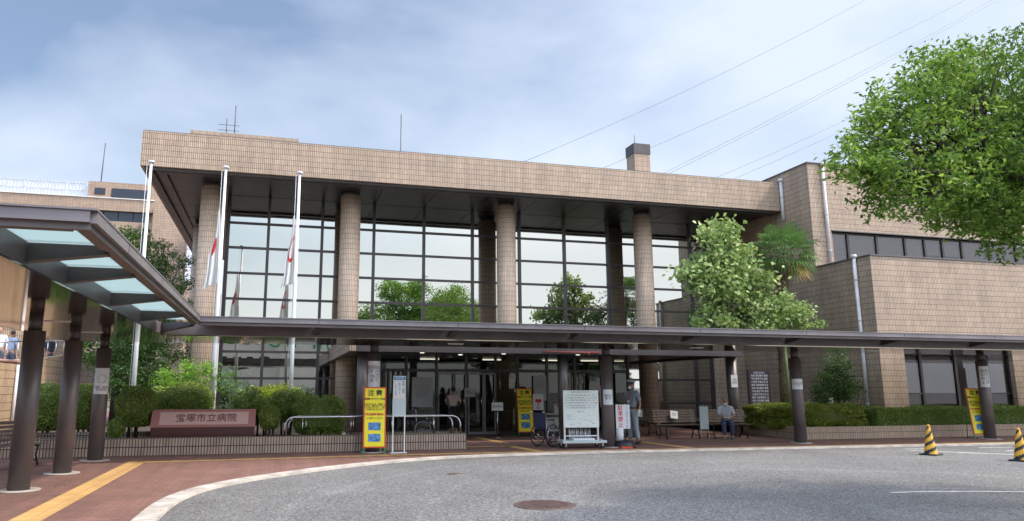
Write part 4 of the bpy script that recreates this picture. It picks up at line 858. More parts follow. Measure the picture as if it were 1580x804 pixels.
# telecom tower (mirrored)
tw = thing('telecom_tower', 'distant lattice phone mast seen mirrored in the tall panes', 'tower', (46.5, -60, 0))
o = MB()
for k in range(9):
    z0, z1 = k * 2.0, k * 2 + 2.0; h0, h1 = 1.1 - k * .06, 1.1 - (k + 1) * .06; c = [(-1, -1), (1, -1), (1, 1), (-1, 1)]
    for i in range(4):
        a, b = c[i], c[(i + 1) % 4]; o.cyl((a[0] * h0, a[1] * h0, z0), (a[0] * h1, a[1] * h1, z1), .07, n=5); o.cyl((a[0] * h0, a[1] * h0, z0), (b[0] * h1, b[1] * h1, z1), .045, n=4); o.cyl((b[0] * h0, b[1] * h0, z0), (a[0] * h1, a[1] * h1, z1), .045, n=4); o.cyl((a[0] * h1, a[1] * h1, z1), (b[0] * h1, b[1] * h1, z1), .045, n=4)
o.build('lattice', 'dark_metal', tw)
o = MB()
for z in (15.5, 17.2):
    for k in range(8): a = k * PI / 4; o.box(math.cos(a) * 1.1 - .12, math.cos(a) * 1.1 + .12, math.sin(a) * 1.1 - .12, math.sin(a) * 1.1 + .12, z, z + 1.3)
    o.torus((0, 0, z + .6), (0, 0, 1), 1.0, .05)
o.build('antenna_panels', 'coping', tw)
# power lines
GL = 'power lines crossing the sky on the right'
lines = [((122.8, 86.5), (61, 51.9), 'uppermost single power line crossing the sky'), ((151.4, 90.7), (67.8, 47.3), 'second power line down, just above the paired lines'), ((159.3, 91.8), (72.4, 43.5), 'upper of the close paired lines in the middle of the sky'), ((161.0, 92.0), (73.2, 43.3), 'lower of the close paired lines in the middle of the sky'), ((146.1, 74.0), (83.1, 43.0), 'second lowest power line, disappearing behind the tree'), ((149.0, 73.4), (86.5, 42.8), 'lowest power line, disappearing behind the tree')]
for (xa, za), (xb, zb), lab in lines:
    pts = []
    for k in range(17):
        t = -.25 + 1.6 * k / 16; x = xa + (xb - xa) * t; z = za + (zb - za) * t; z -= 1.2 * (1 - (2 * t - 1) ** 2) * .6; pts.append((x, 120, z))
    tag(MB().tube(pts, .05, 5).build('power_line', 'wire'), lab, 'power line', GL)

# ------------------------------------------------------------------ flagpoles
GF = 'flagpoles in the left planter'
FPY = 22.5
def flagpole(x, label):
    r = thing('flagpole', label, 'flagpole', (x, FPY, .3), group=GF)
    MB().tube([(0, 0, 0), (0, 0, 3), (0, 0, 7.9)], [.07, .06, .04], 16).build('pole', 'pole', r)
    MB().lathe([(.03, 0), (.095, .012), (.095, .06), (.06, .075), (.02, .085)], (0, 0, 7.9)).build('cap', 'pole', r)
    MB().cyl((-.10, -.03, .6), (-.105, -.03, 7.85), .006, n=5).build('halyard', 'white', r)
    return r
flagpole(-3.84, 'leftmost flagpole, bare and without a flag'); flagpole(-1.71, 'middle flagpole carrying the limp flag with a red stripe'); flagpole(.5, 'rightmost flagpole carrying the limp flag with red marks')
def flagmat(name, kind):
    m = bpy.data.materials.new(name); m.use_nodes = True; t = m.node_tree; N = t.nodes.new; L = t.links.new; b = t.nodes['Principled BSDF']; b.inputs['Roughness'].default_value = .8
    c = N('ShaderNodeTexCoord'); s = N('ShaderNodeSeparateXYZ'); L(c.outputs['UV'], s.inputs[0])
    vs = N('ShaderNodeVectorMath'); vs.operation = 'DISTANCE'; L(c.outputs['UV'], vs.inputs[0]); vs.inputs[1].default_value = (.62 if kind == 0 else .5, .52, 0)
    if kind == 0:
        lt = N('ShaderNodeMath'); lt.operation = 'LESS_THAN'; lt.inputs[1].default_value = .12; L(vs.outputs['Value'], lt.inputs[0])
    else:
        a = N('ShaderNodeMath'); a.operation = 'SUBTRACT'; a.inputs[1].default_value = .17; L(vs.outputs['Value'], a.inputs[0]); ab_ = N('ShaderNodeMath'); ab_.operation = 'ABSOLUTE'; L(a.outputs[0], ab_.inputs[0])
        lt = N('ShaderNodeMath'); lt.operation = 'LESS_THAN'; lt.inputs[1].default_value = .028; L(ab_.outputs[0], lt.inputs[0])
    mx = N('ShaderNodeMix'); mx.data_type = 'RGBA'; L(lt.outputs[0], mx.inputs['Factor']); mx.inputs['A'].default_value = (.78, .78, .77, 1); mx.inputs['B'].default_value = (.6, .03, .035, 1); L(mx.outputs['Result'], b.inputs['Base Color'])
    tr = N('ShaderNodeBsdfTranslucent'); L(mx.outputs['Result'], tr.inputs[0]); ms = N('ShaderNodeMixShader'); ms.inputs[0].default_value = .35; L(b.outputs[0], ms.inputs[1]); L(tr.outputs[0], ms.inputs[2]); L(ms.outputs[0], t.nodes['Material Output'].inputs[0])
    return m
def flag(x, ztop, kind, label, Hh=2.3):
    o = MB(); nu, nv = 36, 26; Wd = []
    for j in range(nv + 1):
        v = j / nv; z = ztop - v * Hh
        for i in range(nu + 1):
            u = i / nu; wid = .05 + .42 * min(1, v * 1.15) ** 1.2 * (1 - .15 * math.sin(v * 9))
            xx = x - .10 + .10 * math.sin(v * 2.5) - u * wid * (1 if kind == 0 else .95) - .04 * v * math.sin(u * 9 + v * 3); yy = FPY - .05 + (.10 * v + .015) * math.sin(u * 15 + v * 4) ; zz = z - u * .22 * v - u * .15 * (1 - v) 
            Wd.append((xx, yy, zz, u, 1 - v))
    for j in range(nv):
        for i in range(nu):
            q = [Wd[j * (nu + 1) + i], Wd[(j + 1) * (nu + 1) + i], Wd[(j + 1) * (nu + 1) + i + 1], Wd[j * (nu + 1) + i + 1]]
            o.quad(*[p[:3] for p in q], uv=[(p[3], p[4]) for p in q]); o.sm.add(len(o.f) - 1)
    ob = o.build('flag', flagmat('flag_cloth', kind)); tag(ob, label, 'flag', 'limp white flags')
flag(-1.71, 6.95, 0, 'limp white flag with a red centre hanging on the middle pole'); flag(.5, 6.9, 1, 'limp white flag with red curved marks hanging on the right pole', 2.15)
# ------------------------------------------------------------------ handrail
hr = thing('handrail', 'double stainless handrail with rounded ends on the planter edge by the entrance', 'handrail', (2.7, 18.9, .4))
for y, x0, x1, zt in ((18.95, .32, 4.82, .44), (19.35, .42, 4.7, .44)):
    p = [(x0, y, .38)] + [(x0, y, .4 + .2)] + [(x0 + .22 - .22 * math.cos(a), y, .6 + .24 * math.sin(a)) for a in np.linspace(.2, PI / 2, 6)] + [(x1 - .22 + .22 * math.sin(a), y, .6 + .24 * math.cos(a)) for a in np.linspace(0, PI / 2 - .2, 6)] + [(x1, y, .6), (x1, y, .38)]
    MB().tube(p, .024, 12).build('rail', 'steel', hr, world=True)
for x in (.75, 1.95, 3.0, 4.1):
    MB().cyl((x, 18.95, .38), (x, 18.95, .84), .013, n=8).build('baluster', 'steel', hr, world=True); MB().cyl((x + .1, 19.35, .38), (x + .1, 19.35, .84), .013, n=8).build('baluster', 'steel', hr, world=True)

# ------------------------------------------------------------------ yellow caution boards
def caution(x, y, rz, lean, label, z=0):
    r = thing('caution_board', label, 'sign board', (x, y, z), rz, 'yellow caution boards'); Wb, Hb = .54, 1.45
    T = Matrix.Rotation(lean, 4, 'X')
    f = MB(); f.box(-Wb / 2, -Wb / 2 + .03, -.012, .018, 0, 1.57, T=T).box(Wb / 2 - .03, Wb / 2, -.012, .018, 0, 1.57, T=T)
    T2 = Matrix.Translation((0, .52, 0)) @ Matrix.Rotation(-lean - math.radians(12), 4, 'X') if 0 else None
    f.tube([tuple(T @ Vector((-Wb / 2 + .015, 0, 1.54))), (-Wb / 2 + .015, .42, 0)], .014, 6).tube([tuple(T @ Vector((Wb / 2 - .015, 0, 1.54))), (Wb / 2 - .015, .42, 0)], .014, 6).tube([(-Wb / 2 + .015, .42, .05), (Wb / 2 - .015, .42, .05)], .012, 6)
    f.build('stand', 'green', r)
    e = bpy.data.objects.new('board', None)
    b = MB().box(-Wb / 2 - .005, Wb / 2 + .005, -.03, -.014, .13, 1.58, T=T).build('border', 'red', r)
    b = MB().box(-Wb / 2 + .028, Wb / 2 - .028, -.034, -.03, .163, 1.547, T=T).build('panel', 'yellow', r)
    def tx(s, size, m, zz, bold=.002, sx=1): return text('lettering', s, size, m, b, T @ Vector((0, -.0365, zz)), rot=(PI / 2 + lean, 0, 0), bold=bold, sx=sx, ls=.92, thick=.0008)
    tx('注 意', .155, 'ink', 1.43, .004)
    tx('職員の呼びかけで国道', .05, 'ink', 1.29, .001); tx('職員', .058, 'ink_red', 1.29, .003).location.x = -.185
    tx('176号右折込み、国道への\n右折は、運転支援以外は\nいけませんので、一部\nの車輛出入口にあり', .047, 'ink', 1.10, .0008)
    tx('国道西側駐車場に', .058, 'ink_red', .92, .003); tx('にお願いください', .047, 'ink', .83, .0008)
    for zz in (.63, .36): MB().box(-.15, .15, -.0385, -.034, zz - .085, zz + .1, T=T).build('picture', 'photo', b)
    return r
caution(2.42, 17.98, math.radians(-4), math.radians(-3), 'yellow caution board standing in front of the walkway post by the handrail')
caution(8.15, 23.2, math.radians(-4), math.radians(-9), 'dim yellow caution board leaning back in the shade by the entrance doors')
caution(21.62, 18.42, math.radians(-22), math.radians(-9), 'yellow caution board at the far right post, turned sideways with green legs')
# ------------------------------------------------------------------ white stand sign
s2 = thing('stand_sign', 'tall narrow white two-legged notice sign with blue header beside the yellow board', 'sign', (3.02, 18.0, 0), math.radians(-4))
MB().box(-.155, -.13, -.012, .012, 0, 1.8).box(.13, .155, -.012, .012, 0, 1.8).box(-.2, .2, -.12, .12, 0, .012).build('legs', 'white', s2)
MB().box(-.165, .165, -.025, -.013, .88, 1.3).build('lower_panel', 'panel_grey', s2)
b = MB().box(-.155, .155, -.03, -.013, 1.302, 1.85).build('board', 'paper', s2); MB().box(-.14, .14, -.034, -.03, 1.75, 1.83).build('header', 'blue_band', b)
text('lettering', '駐停車', .07, 'paper', b, (0, -.0355, 1.79), thick=.0005)
text('lettering', vertical('配達・郵便'), .06, 'ink', b, (.095, -.0315, 1.57), thick=.0005, ls=1.0); text('lettering', vertical('あてがって'), .06, 'ink', b, (.0, -.0315, 1.53), thick=.0005, ls=1.0); text('lettering', vertical('にがいます'), .06, 'ink', b, (-.09, -.0315, 1.5), thick=.0005, ls=1.0)
MB().box(-.14, .14, -.033, -.03, 1.33, 1.345).build('stripe', 'cone_y', b)
# ------------------------------------------------------------------ papers taped to posts
def post_paper(x, y, r, z0, z1, w_, txt, label, size=.06, ang0=0, m='paper', ink='ink', ls=.95):
    t = thing('paper_notice', label, 'notice', (x, y, z0), group='papers taped to the walkway posts'); o = MB(); n = 8; hw = w_ / r / 2
    for k in range(n):
        a0 = -PI / 2 + ang0 - hw + 2 * hw * k / n; a1 = -PI / 2 + ang0 - hw + 2 * hw * (k + 1) / n; R_ = r + .004
        o.quad((R_ * math.cos(a0), R_ * math.sin(a0), 0), (R_ * math.cos(a1), R_ * math.sin(a1), 0), (R_ * math.cos(a1), R_ * math.sin(a1), z1 - z0), (R_ * math.cos(a0), R_ * math.sin(a0), z1 - z0))
    o.build('sheet', m, t)
    if txt:
        tt = text('lettering', txt, size, ink, t, (0, 0, 0), rot=(0, 0, 0), thick=0, ls=ls)
        for v in tt.data.vertices:
            a = -PI / 2 + ang0 + v.co.x / r; zz = (z1 - z0) / 2 + v.co.y; v.co = ((r + .007) * math.cos(a), (r + .007) * math.sin(a), zz)
    return t
post_paper(2.42, 18.3, .165, 1.58, 2.22, .36, '病院前は\nほず バイ\n106号\n乗で', 'tall grey paper notice wrapped on the post above the yellow board', .11, -.1)
post_paper(8.76, 18.3, .165, 1.12, 1.52, .27, '病院の\n東 玄', 'white paper notice on the post beside the security guard', .075, -.32)
post_paper(14.8, 18.3, .165, 1.53, 1.83, .34, '入口です。病棟の\n正面玄関 午後\n      面会', 'cream paper notice on the post in front of the mounded hedge', .038, -.45)
post_paper(21.75, 18.3, .165, 1.60, 2.25, .3, '病院\nのず\nおリ\nょ法', 'long grey paper notice on the far right post above the yellow board', .12, -.5)
post_paper(-3.67, 17.65, .155, 1.42, 1.98, .34, '', 'poster with a pale ring picture taped on the third left post', .05, .25)
tt = thing('paper_notice', 'small sheet notice on the porch pillar behind the seated man', 'notice', (14.72, 21.17, 1.6), 0, 'papers taped to the walkway posts'); MB().box(-.12, .12, -.006, 0, 0, .4).build('sheet', 'paper', tt); text('lettering', '一般の\n方は正\n面玄関', .06, 'ink', tt, (0, -.008, .2), thick=0)
p3 = [o_ for o_ in bpy.data.objects if o_.name.startswith('paper_notice') and o_.get('label', '').startswith('poster with')][0]
o = MB(); a0 = -PI / 2 + .25
c3 = Vector((math.cos(a0), math.sin(a0), 0)); o.torus(tuple(c3 * .162 + Vector((0, 0, .33))), tuple(c3), .085, .006, 24, 4); o.build('ring_picture', mat('poster_teal', (.25, .42, .42), .6), p3)
text('lettering', '携帯・喫煙\n禁止区域', .05, 'ink', p3, (c3.x * .164, c3.y * .164, .12), rot=(PI / 2, 0, .25), thick=0)
# ------------------------------------------------------------------ mobile whiteboard on a cart
mbd = thing('mobile_board', 'large white notice board mounted on a grey wheeled cart by the entrance', 'notice board', (7.95, 18.25, 0), math.radians(-5))
MB().box(-.6, .6, -.3, .3, .14, .21).build('cart_bed', 'panel_grey', mbd, bevel=.01)
MB().box(-.48, -.44, -.02, .02, .21, 1.45).box(.44, .48, -.02, .02, .21, 1.45).box(-.44, .44, -.015, .015, .3, .33).build('upright', 'pole', mbd)
for x in (-.5, .5):
    for y in (-.22, .22): w_ = MB().cyl((x, y - .02, .06), (x, y + .02, .06), .06, n=16).build('wheel', 'black', mbd); MB().box(x - .015, x + .015, y - .03, y + .03, .06, .14).build('fork', 'steel', w_)
b = MB().box(-.49, .49, -.04, -.022, .53, 1.5).build('board', 'board', mbd, bevel=.004)
text('lettering', '病院を受診される方へ', .055, 'ink_grey', b, (0, -.0425, 1.45), thick=.0005)
for i, zz in enumerate((1.37, 1.30, 1.24, 1.17, 1.10, 1.04)): text('lettering', '入口にて検温と手指の消毒をお願いします。マスクの着用と'[:22 + (i * 3) % 5], .036, 'ink', b, (-.01, -.0425, zz), thick=.0004)
text('lettering', '面会の方へ', .045, 'ink_grey', b, (0, -.0425, .94), thick=.0004)
rh = random.Random(9); o = MB()
for k in range(34):
    x = rh.uniform(-.42, .36); z = rh.uniform(.6, .88); pts = [(x + j * .02, -.042, z + rh.uniform(-.015, .015)) for j in range(rh.randint(2, 6))]; o.tube(pts, .0022, 4)
o.build('handwriting', 'ink', b)
MB().box(-.28, .3, -.2, .2, .212, .26).build('tray', 'paper', mbd)
o = MB()
for k in range(16): o.tube([(-.3 + .04 * k, .1 + .02 * math.sin(k), .27), (-.3 + .04 * k + rh.uniform(-.03, .03), .12, .5)], .008, 5)
tag(o.build('umbrella_bundle', ['white']), 'bundle of thin white handles stored on the cart under the notice board', 'umbrellas'); o2 = bpy.data.objects['umbrella_bundle']; o2.location = (7.95, 18.25, 0)
# ------------------------------------------------------------------ no parking sign
npk = thing('parking_sign', 'white no parking sign with red vertical characters on a round dark base', 'sign', (9.17, 18.25, 0), math.radians(-6))
MB().lathe([(.30, 0), (.30, .05), (.25, .16), (.12, .2)]).build('base', 'cone_k', npk); MB().cyl((-.1, 0, .15), (-.1, 0, .5), .1, n=16).build('weight', 'paper', npk)
MB().cyl((.06, .02, .15), (.06, .02, 1.1), .014, n=8).build('pole', 'steel', npk)
b = MB().box(-.2, .2, -.02, 0, .48, 1.12).build('board', 'paper', npk, bevel=.01)
text('lettering', vertical('駐車禁止'), .15, 'ink_red', b, (-.07, -.0225, .8), thick=.0005, ls=1.0, bold=.002); text('lettering', vertical('ここはクルマ止'), .085, 'ink_blue', b, (.11, -.0225, .8), thick=.0005, ls=1.0)
rc = thing('red_dish', 'flat red object lying on the bricks in front of the parking sign base', 'bracket', (9.12, 17.93, 0)); MB().box(-.2, .12, -.06, .06, .0, .04).build('tray', 'red', rc); MB().cyl((.18, 0, 0), (.18, 0, .05), .05, n=12).build('cap', 'cone_k', rc)
# brown menu-like sign behind
bs = thing('pink_sign', 'faded pink standing sign just left of the guard', 'sign', (9.75, 20.5, 0)); MB().box(-.17, .17, -.015, .015, 1.0, 1.65).build('board', mat('pink_panel', (.35, .22, .22), .6), bs); MB().cyl((0, 0, 0), (0, 0, 1.0), .02, n=8).cyl((0, 0, 0), (0, 0, .03), .18, n=16).build('stand', 'steel', bs); text('lettering', '受付\n案内', .1, 'ink_red', bs, (0, -.018, 1.42), thick=.0005)
# notice stand before the doors
ns = thing('notice_stand', 'small white notice on a thin pole standing before the sliding doors', 'sign', (7.0, 22.7, 0)); MB().cyl((0, 0, 0), (0, 0, 1.0), .014, n=8).cyl((0, 0, 0), (0, 0, .02), .15, n=16).build('pole', 'steel', ns); b = MB().box(-.19, .19, -.015, .0, .86, 1.12).build('board', 'paper', ns); text('lettering', '面会禁止', .085, 'ink', b, (0, -.0165, .99), thick=.0004)
# papers on the doors
for x, z, tx_, lab in ((5.98, 1.28, '立入', 'left of the two small paper notices stuck on the sliding doors'), (6.5, 1.28, '禁止', 'right of the two small paper notices stuck on the sliding doors')):
    q = thing('door_paper', lab, 'notice', (x, DY - .11, z), group='papers on the entrance glass'); MB().box(-.19, .19, -.004, 0, 0, .3).build('sheet', 'paper_dim', q); text('lettering', tx_, .13, 'ink', q, (0, -.006, .15), thick=0)
q = thing('door_paper', 'large double sheet notice on the entrance glass left of the woman', 'notice', (4.85, DY - .11, .95), group='papers on the entrance glass'); MB().box(-.36, .36, -.004, 0, 0, .98).build('sheet', 'paper_dim', q)
text('lettering', '来院される皆様へ\nマスク着用のお願い\n発熱のある方は\n入館前に電話で\nご連絡ください\n面会は禁止です', .07, 'ink_grey', q, (0, -.006, .52), thick=0)
q = thing('door_paper', 'tall grey sheet notice on the glass above the heart poster', 'notice', (9.05, DY - .08, 1.15), group='papers on the entrance glass'); MB().box(-.24, .24, -.004, 0, 0, .85).build('sheet', 'paper_dim', q); text('lettering', 'お知らせ\n外来受付\n午前八時\nより', .07, 'ink_grey', q, (0, -.006, .5), thick=0)
# poster stand and table
ps = thing('poster_stand', 'white poster with a red heart leaf mark on a thin black stand', 'poster', (8.62, 23.3, 0)); MB().cyl((0, 0, 0), (0, 0, .9), .014, n=8).cyl((0, 0, 0), (0, 0, .02), .16, n=16).build('stand', 'ink', ps); b = MB().box(-.19, .19, -.015, 0, .85, 1.38).build('poster', 'paper', ps)
MB().cyl((-.055, -.018, 1.16), (-.055, -.0155, 1.16), .06, n=16).cyl((.055, -.018, 1.16), (.055, -.0155, 1.16), .06, n=16).prism([(0, 0)] * 3, 0, 0).quad((-.02, -.018, 1.16), (-.015, -.018, .98), (.015, -.018, .98), (.02, -.018, 1.16)).build('heart_mark', 'ink_red', b)
text('lettering', '募金', .07, 'ink', b, (0, -.017, .92), thick=.0004)
tb = thing('side_table', 'grey table with small boxes by the entrance glass', 'table', (9.25, 23.5, 0)); MB().box(-.5, .5, -.25, .25, .7, .74).build('tabletop', 'paper_dim', tb)
for sx_ in (-.46, .46): MB().cyl((sx_, -.2, 0), (sx_, -.2, .7), .016, n=8).build('leg', 'steel', tb); MB().cyl((sx_, .2, 0), (sx_, .2, .7), .016, n=8).build('leg', 'steel', tb)
MB().box(-.4, .4, -.24, -.23, .15, .6).build('front_panel', 'paper_dim', tb)
q = thing('notice_box', 'small white box with a red bow on the table', 'box', (9.35, 23.4, .74)); MB().box(-.15, .15, -.08, .08, 0, .32).build('box', 'paper_dim', q, bevel=.01); MB().box(-.03, .03, -.084, -.08, .2, .3).box(-.1, .1, -.084, -.08, .24, .27).build('bow', 'ink_red', q)
# information board on the right
ib = thing('information_board', 'dark purple information board with rows of white characters beside the tree trunks', 'sign', (16.35, 22.1, .3)); b = MB().box(-.43, .43, -.03, .03, .62, 1.88).build('board', 'purple', ib); MB().cyl((-.38, 0, -.1), (-.38, 0, .7), .03, n=8).cyl((.38, 0, -.1), (.38, 0, .7), .03, n=8).build('leg', 'dark_metal', ib)
M['ink_white'] = mat('ink_white', (.62, .60, .62), .6)
text('lettering', '診療科目案内', .075, 'ink_white', b, (0, -.033, 1.8), thick=.0005)
for i in range(10): text('lettering', ['内科 消化器科 循環', '外科 整形外科 脳神', '小児科 産婦人科 皮', '眼科 耳鼻咽喉科 泌'][i % 4], .082, 'ink_white', b, (-.0, -.033, 1.70 - i * .107), thick=.0005, sx=.95, bold=.001)
# green leaning board behind the man
lb = thing('easel_board', 'grey green folding board standing between the benches', 'board', (13.15, 20.6, 0)); MB().box(-.15, .15, -.01, .01, .3, 1.0).build('panel', 'panel_grey', lb); MB().tube([(-.14, 0, .02), (-.12, .02, 1.02)], .012, 6).tube([(.14, 0, .02), (.12, .02, 1.02)], .012, 6).tube([(0, .25, .02), (0, .02, 1.02)], .012, 6).build('easel', 'pole', lb)

# ------------------------------------------------------------------ benches
def bench(x, y, rz, label, Lb=1.5, m='wood', notes=()):
    r = thing('park_bench', label, 'bench', (x, y, 0), rz, 'slatted benches with iron legs')
    s = MB()
    for k in range(5): s.box(-Lb / 2, Lb / 2, -.22 + k * .095, -.145 + k * .095, .405 + .008 * abs(k - 2), .43 + .008 * abs(k - 2))
    s.build('seat', m, r, bevel=.004); s = MB()
    for k in range(5):
        T = Matrix.Translation((0, .25, .45)) @ Matrix.Rotation(math.radians(-14), 4, 'X'); s.box(-Lb / 2, Lb / 2, -.012, .012, .04 + k * .085, .105 + k * .085, T=T)
    s.build('backrest', m, r, bevel=.004)
    for sx_ in (-Lb / 2 + .18, Lb / 2 - .18):
        MB().tube([(sx_, -.22, 0), (sx_, -.16, .22), (sx_, -.2, .4)], .02, 6).tube([(sx_, .26, 0), (sx_, .16, .22), (sx_, .24, .42), (sx_, .36, .9)], .02, 6).tube([(sx_, -.22, .395), (sx_, .25, .395)], .018, 6).tube([(sx_, -.18, .1), (sx_, .2, .1)], .012, 6).build('leg', 'black', r)
    return r
bench(-5.0, 16.5, math.radians(68), 'weathered grey bench behind the left walkway posts', 1.5, 'wood_grey')
bench(11.9, 22.5, math.radians(12), 'brown slatted bench in deep shade right behind the guard')
bench(12.45, 20.9, math.radians(0), 'brown slatted bench left of the seated man')
bench(14.1, 20.8, math.radians(-4), 'brown slatted bench on which the man sits')
for x, y, lab in ((12.4, 21.1, 'white paper on the backrest of the bench left of the seated man'), (12.0, 22.68, 'white paper on the backrest of the shaded bench behind the guard')):
    q = thing('bench_paper', lab, 'notice', (x, y, .62), group='papers on bench backs'); T = Matrix.Rotation(math.radians(-14), 4, 'X'); q.rotation_euler.y = .12
    MB().box(-.13, .13, -.006, 0, 0, .24, T=T).build('sheet', 'paper', q); text('lettering', '間隔を\nあけて', .055, 'ink', q, T @ Vector((0, -.008, .12)), rot=(PI / 2 - math.radians(14), 0, 0), thick=0)
# ------------------------------------------------------------------ cones
def cone(x, y, label):
    r = thing('traffic_cone', label, 'traffic cone', (x, y, -.03), .3, 'yellow and black striped traffic cones'); MB().box(-.19, .19, -.19, .19, 0, .035).build('base', 'black', r, bevel=.012)
    o = MB(); n, mz = 28, 26; prof = lambda t: .145 - (.145 - .032) * t
    for j in range(mz):
        for i in range(n):
            a0, a1 = 2 * PI * i / n, 2 * PI * (i + 1) / n; t0, t1 = j / mz, (j + 1) / mz
            P = [(prof(t) * math.cos(a), prof(t) * math.sin(a), .035 + .67 * t) for a, t in ((a0, t0), (a1, t0), (a1, t1), (a0, t1))]
            ph = (t0 * 3.6 - (a0 / (2 * PI)) * 2.0) % 1.0
            o.quad(*P, mi=1 if ph < .42 and t0 < .93 else 0); o.sm.add(len(o.f) - 1)
    o.cyl((0, 0, .7), (0, 0, .715), .032, .026, n=16); o.build('cone_body', ['cone_y', 'cone_k'], r)
    return r
cone(15.36, 14.5, 'striped yellow and black cone standing fully in view on the asphalt'); cone(15.95, 12.75, 'striped yellow and black cone cut by the right edge of the photo')

# ------------------------------------------------------------------ wheelchairs
def wheelchair(x, y, rz, label):
    r = thing('wheelchair', label, 'wheelchair', (x, y, 0), rz, 'wheelchairs by the entrance')
    for s in (-1, 1):
        w_ = MB().torus((s * .27, 0, .3), (1, 0, 0), .285, .016, 32, 6).build('wheel', 'black', r)
        o = MB().torus((s * .3, 0, .3), (1, 0, 0), .25, .008, 28, 5).cyl((s * .24, 0, .3), (s * .3, 0, .3), .025, n=10)
        for k in range(12): a = k * PI / 6; o.cyl((s * .27, 0, .3), (s * .27, .28 * math.cos(a), .3 + .28 * math.sin(a)), .003, n=4)
        o.build('hand_rim', 'steel', w_)
        MB().cyl((s * .22 - .012, -.42, .09), (s * .22 + .012, -.42, .09), .09, n=18).build('caster', 'black', r)
        MB().tube([(s * .22, .2, .2), (s * .22, .2, .5), (s * .22, .22, .9), (s * .22, .34, .93)], .012, 8).tube([(s * .22, .2, .5), (s * .22, -.28, .5), (s * .22, -.36, .42), (s * .22, -.42, .15)], .012, 8).tube([(s * .22, .2, .7), (s * .22, -.1, .7), (s * .22, -.16, .5)], .012, 8).tube([(s * .22, .2, .25), (s * .22, -.38, .25)], .01, 6).build('side_frame', 'steel', r)
        MB().box(s * .22 - .02, s * .22 + .02, -.14, .18, .70, .73).build('armrest', 'black', r); MB().box(s * .12 - .08, s * .12 + .08, -.56, -.42, .1, .12).build('footrest', 'black', r)
    MB().box(-.21, .21, -.24, .2, .47, .51).build('seat', 'navy', r, bevel=.01); MB().box(-.21, .21, .2, .23, .52, .9).build('backrest', 'navy', r, bevel=.01)
    return r
wc = wheelchair(7.2, 18.95, math.radians(118), 'silver wheelchair with navy seat parked left of the mobile notice board')
for x, y, rz, lab in ((4.6, 22.9, 80, 'wheelchair in deep shade behind the handrail'),):
    c = copy_tree(wc); c.location = (x, y, 0); c.rotation_euler.z = math.radians(rz); c['label'] = lab

# ------------------------------------------------------------------ people
def skin_mesh(pts, edges, rad, root, sub=2):
    me = bpy.data.meshes.new('s'); keys = list(pts); ix = {k: i for i, k in enumerate(keys)}
    me.from_pydata([pts[k] for k in keys], [(ix[a], ix[b]) for a, b in edges], []); ob = bpy.data.objects.new('s', me); COL.objects.link(ob)
    sk = ob.modifiers.new('skin', 'SKIN'); sk.use_smooth_shade = True
    if not me.skin_vertices: me.attributes
    for k in keys:
        r = rad[k]; sv = me.skin_vertices[0].data[ix[k]]; sv.radius = (r, r) if not isinstance(r, tuple) else r; sv.use_root = (k == root)
    ss = ob.modifiers.new('sub', 'SUBSURF'); ss.levels = sub; ss.render_levels = sub
    dg = bpy.context.evaluated_depsgraph_get(); m2 = bpy.data.meshes.new_from_object(ob.evaluated_get(dg)); bpy.data.objects.remove(ob); return m2
def add_skin(mb, m2, mi=0):
    i = len(mb.v); mb.v += [tuple(v.co) for v in m2.vertices]
    for p in m2.polygons:
        mb.f.append(tuple(i + q for q in p.vertices)); mb.sm.add(len(mb.f) - 1)
        if mi: mb.mi[len(mb.f) - 1] = mi
def ell(mb, c, r, n=16, m=10, mi=0, R=None):
    i = len(mb.v); R = R or Matrix.Identity(3)
    for j in range(m + 1):
        f = -PI / 2 + PI * j / m
        for k in range(n): a = 2 * PI * k / n; mb.v.append(tuple(Vector(c) + R @ Vector((r[0] * math.cos(f) * math.cos(a), r[1] * math.cos(f) * math.sin(a), r[2] * math.sin(f)))))
    for j in range(m):
        for k in range(n):
            mb.f.append((i + j * n + k, i + j * n + (k + 1) % n, i + (j + 1) * n + (k + 1) % n, i + (j + 1) * n + k)); mb.sm.add(len(mb.f) - 1)
            if mi: mb.mi[len(mb.f) - 1] = mi
SK = mat('skin', (.36, .20, .14), .55); EY = mat('eye_dark', (.03, .02, .02), .4); HR = mat('hair_dark', (.02, .016, .014), .6); HG = mat('hair_grey', (.12, .11, .10), .7)
def hand(mb, w, d, side, mi=0):
    """palm and five bent fingers; w wrist point, d direction of the hand, side = lateral vector (thumb side)"""
    w = Vector(w); d = Vector(d).normalized(); s = (Vector(side) - d * Vector(side).dot(d)).normalized(); n = d.cross(s)
    mb.tube([w - d * .02, w + d * .03, w + d * .08], [.026, .036, .036], 8, mi)
    for k in range(4):
        o = s * (.028 - .019 * k); ln = (.07, .078, .072, .056)[k]; b = w + d * .08 + o
        mb.tube([b - d * .02, b + d * ln * .45, b + d * ln * .8 + n * .012, b + d * ln + n * .026], [.0095, .009, .008, .006], 6, mi)
    b = w + d * .03 + s * .03; mb.tube([b - s * .01, b + s * .02 + d * .025, b + s * .024 + d * .055 + n * .01], [.012, .010, .008], 6, mi)
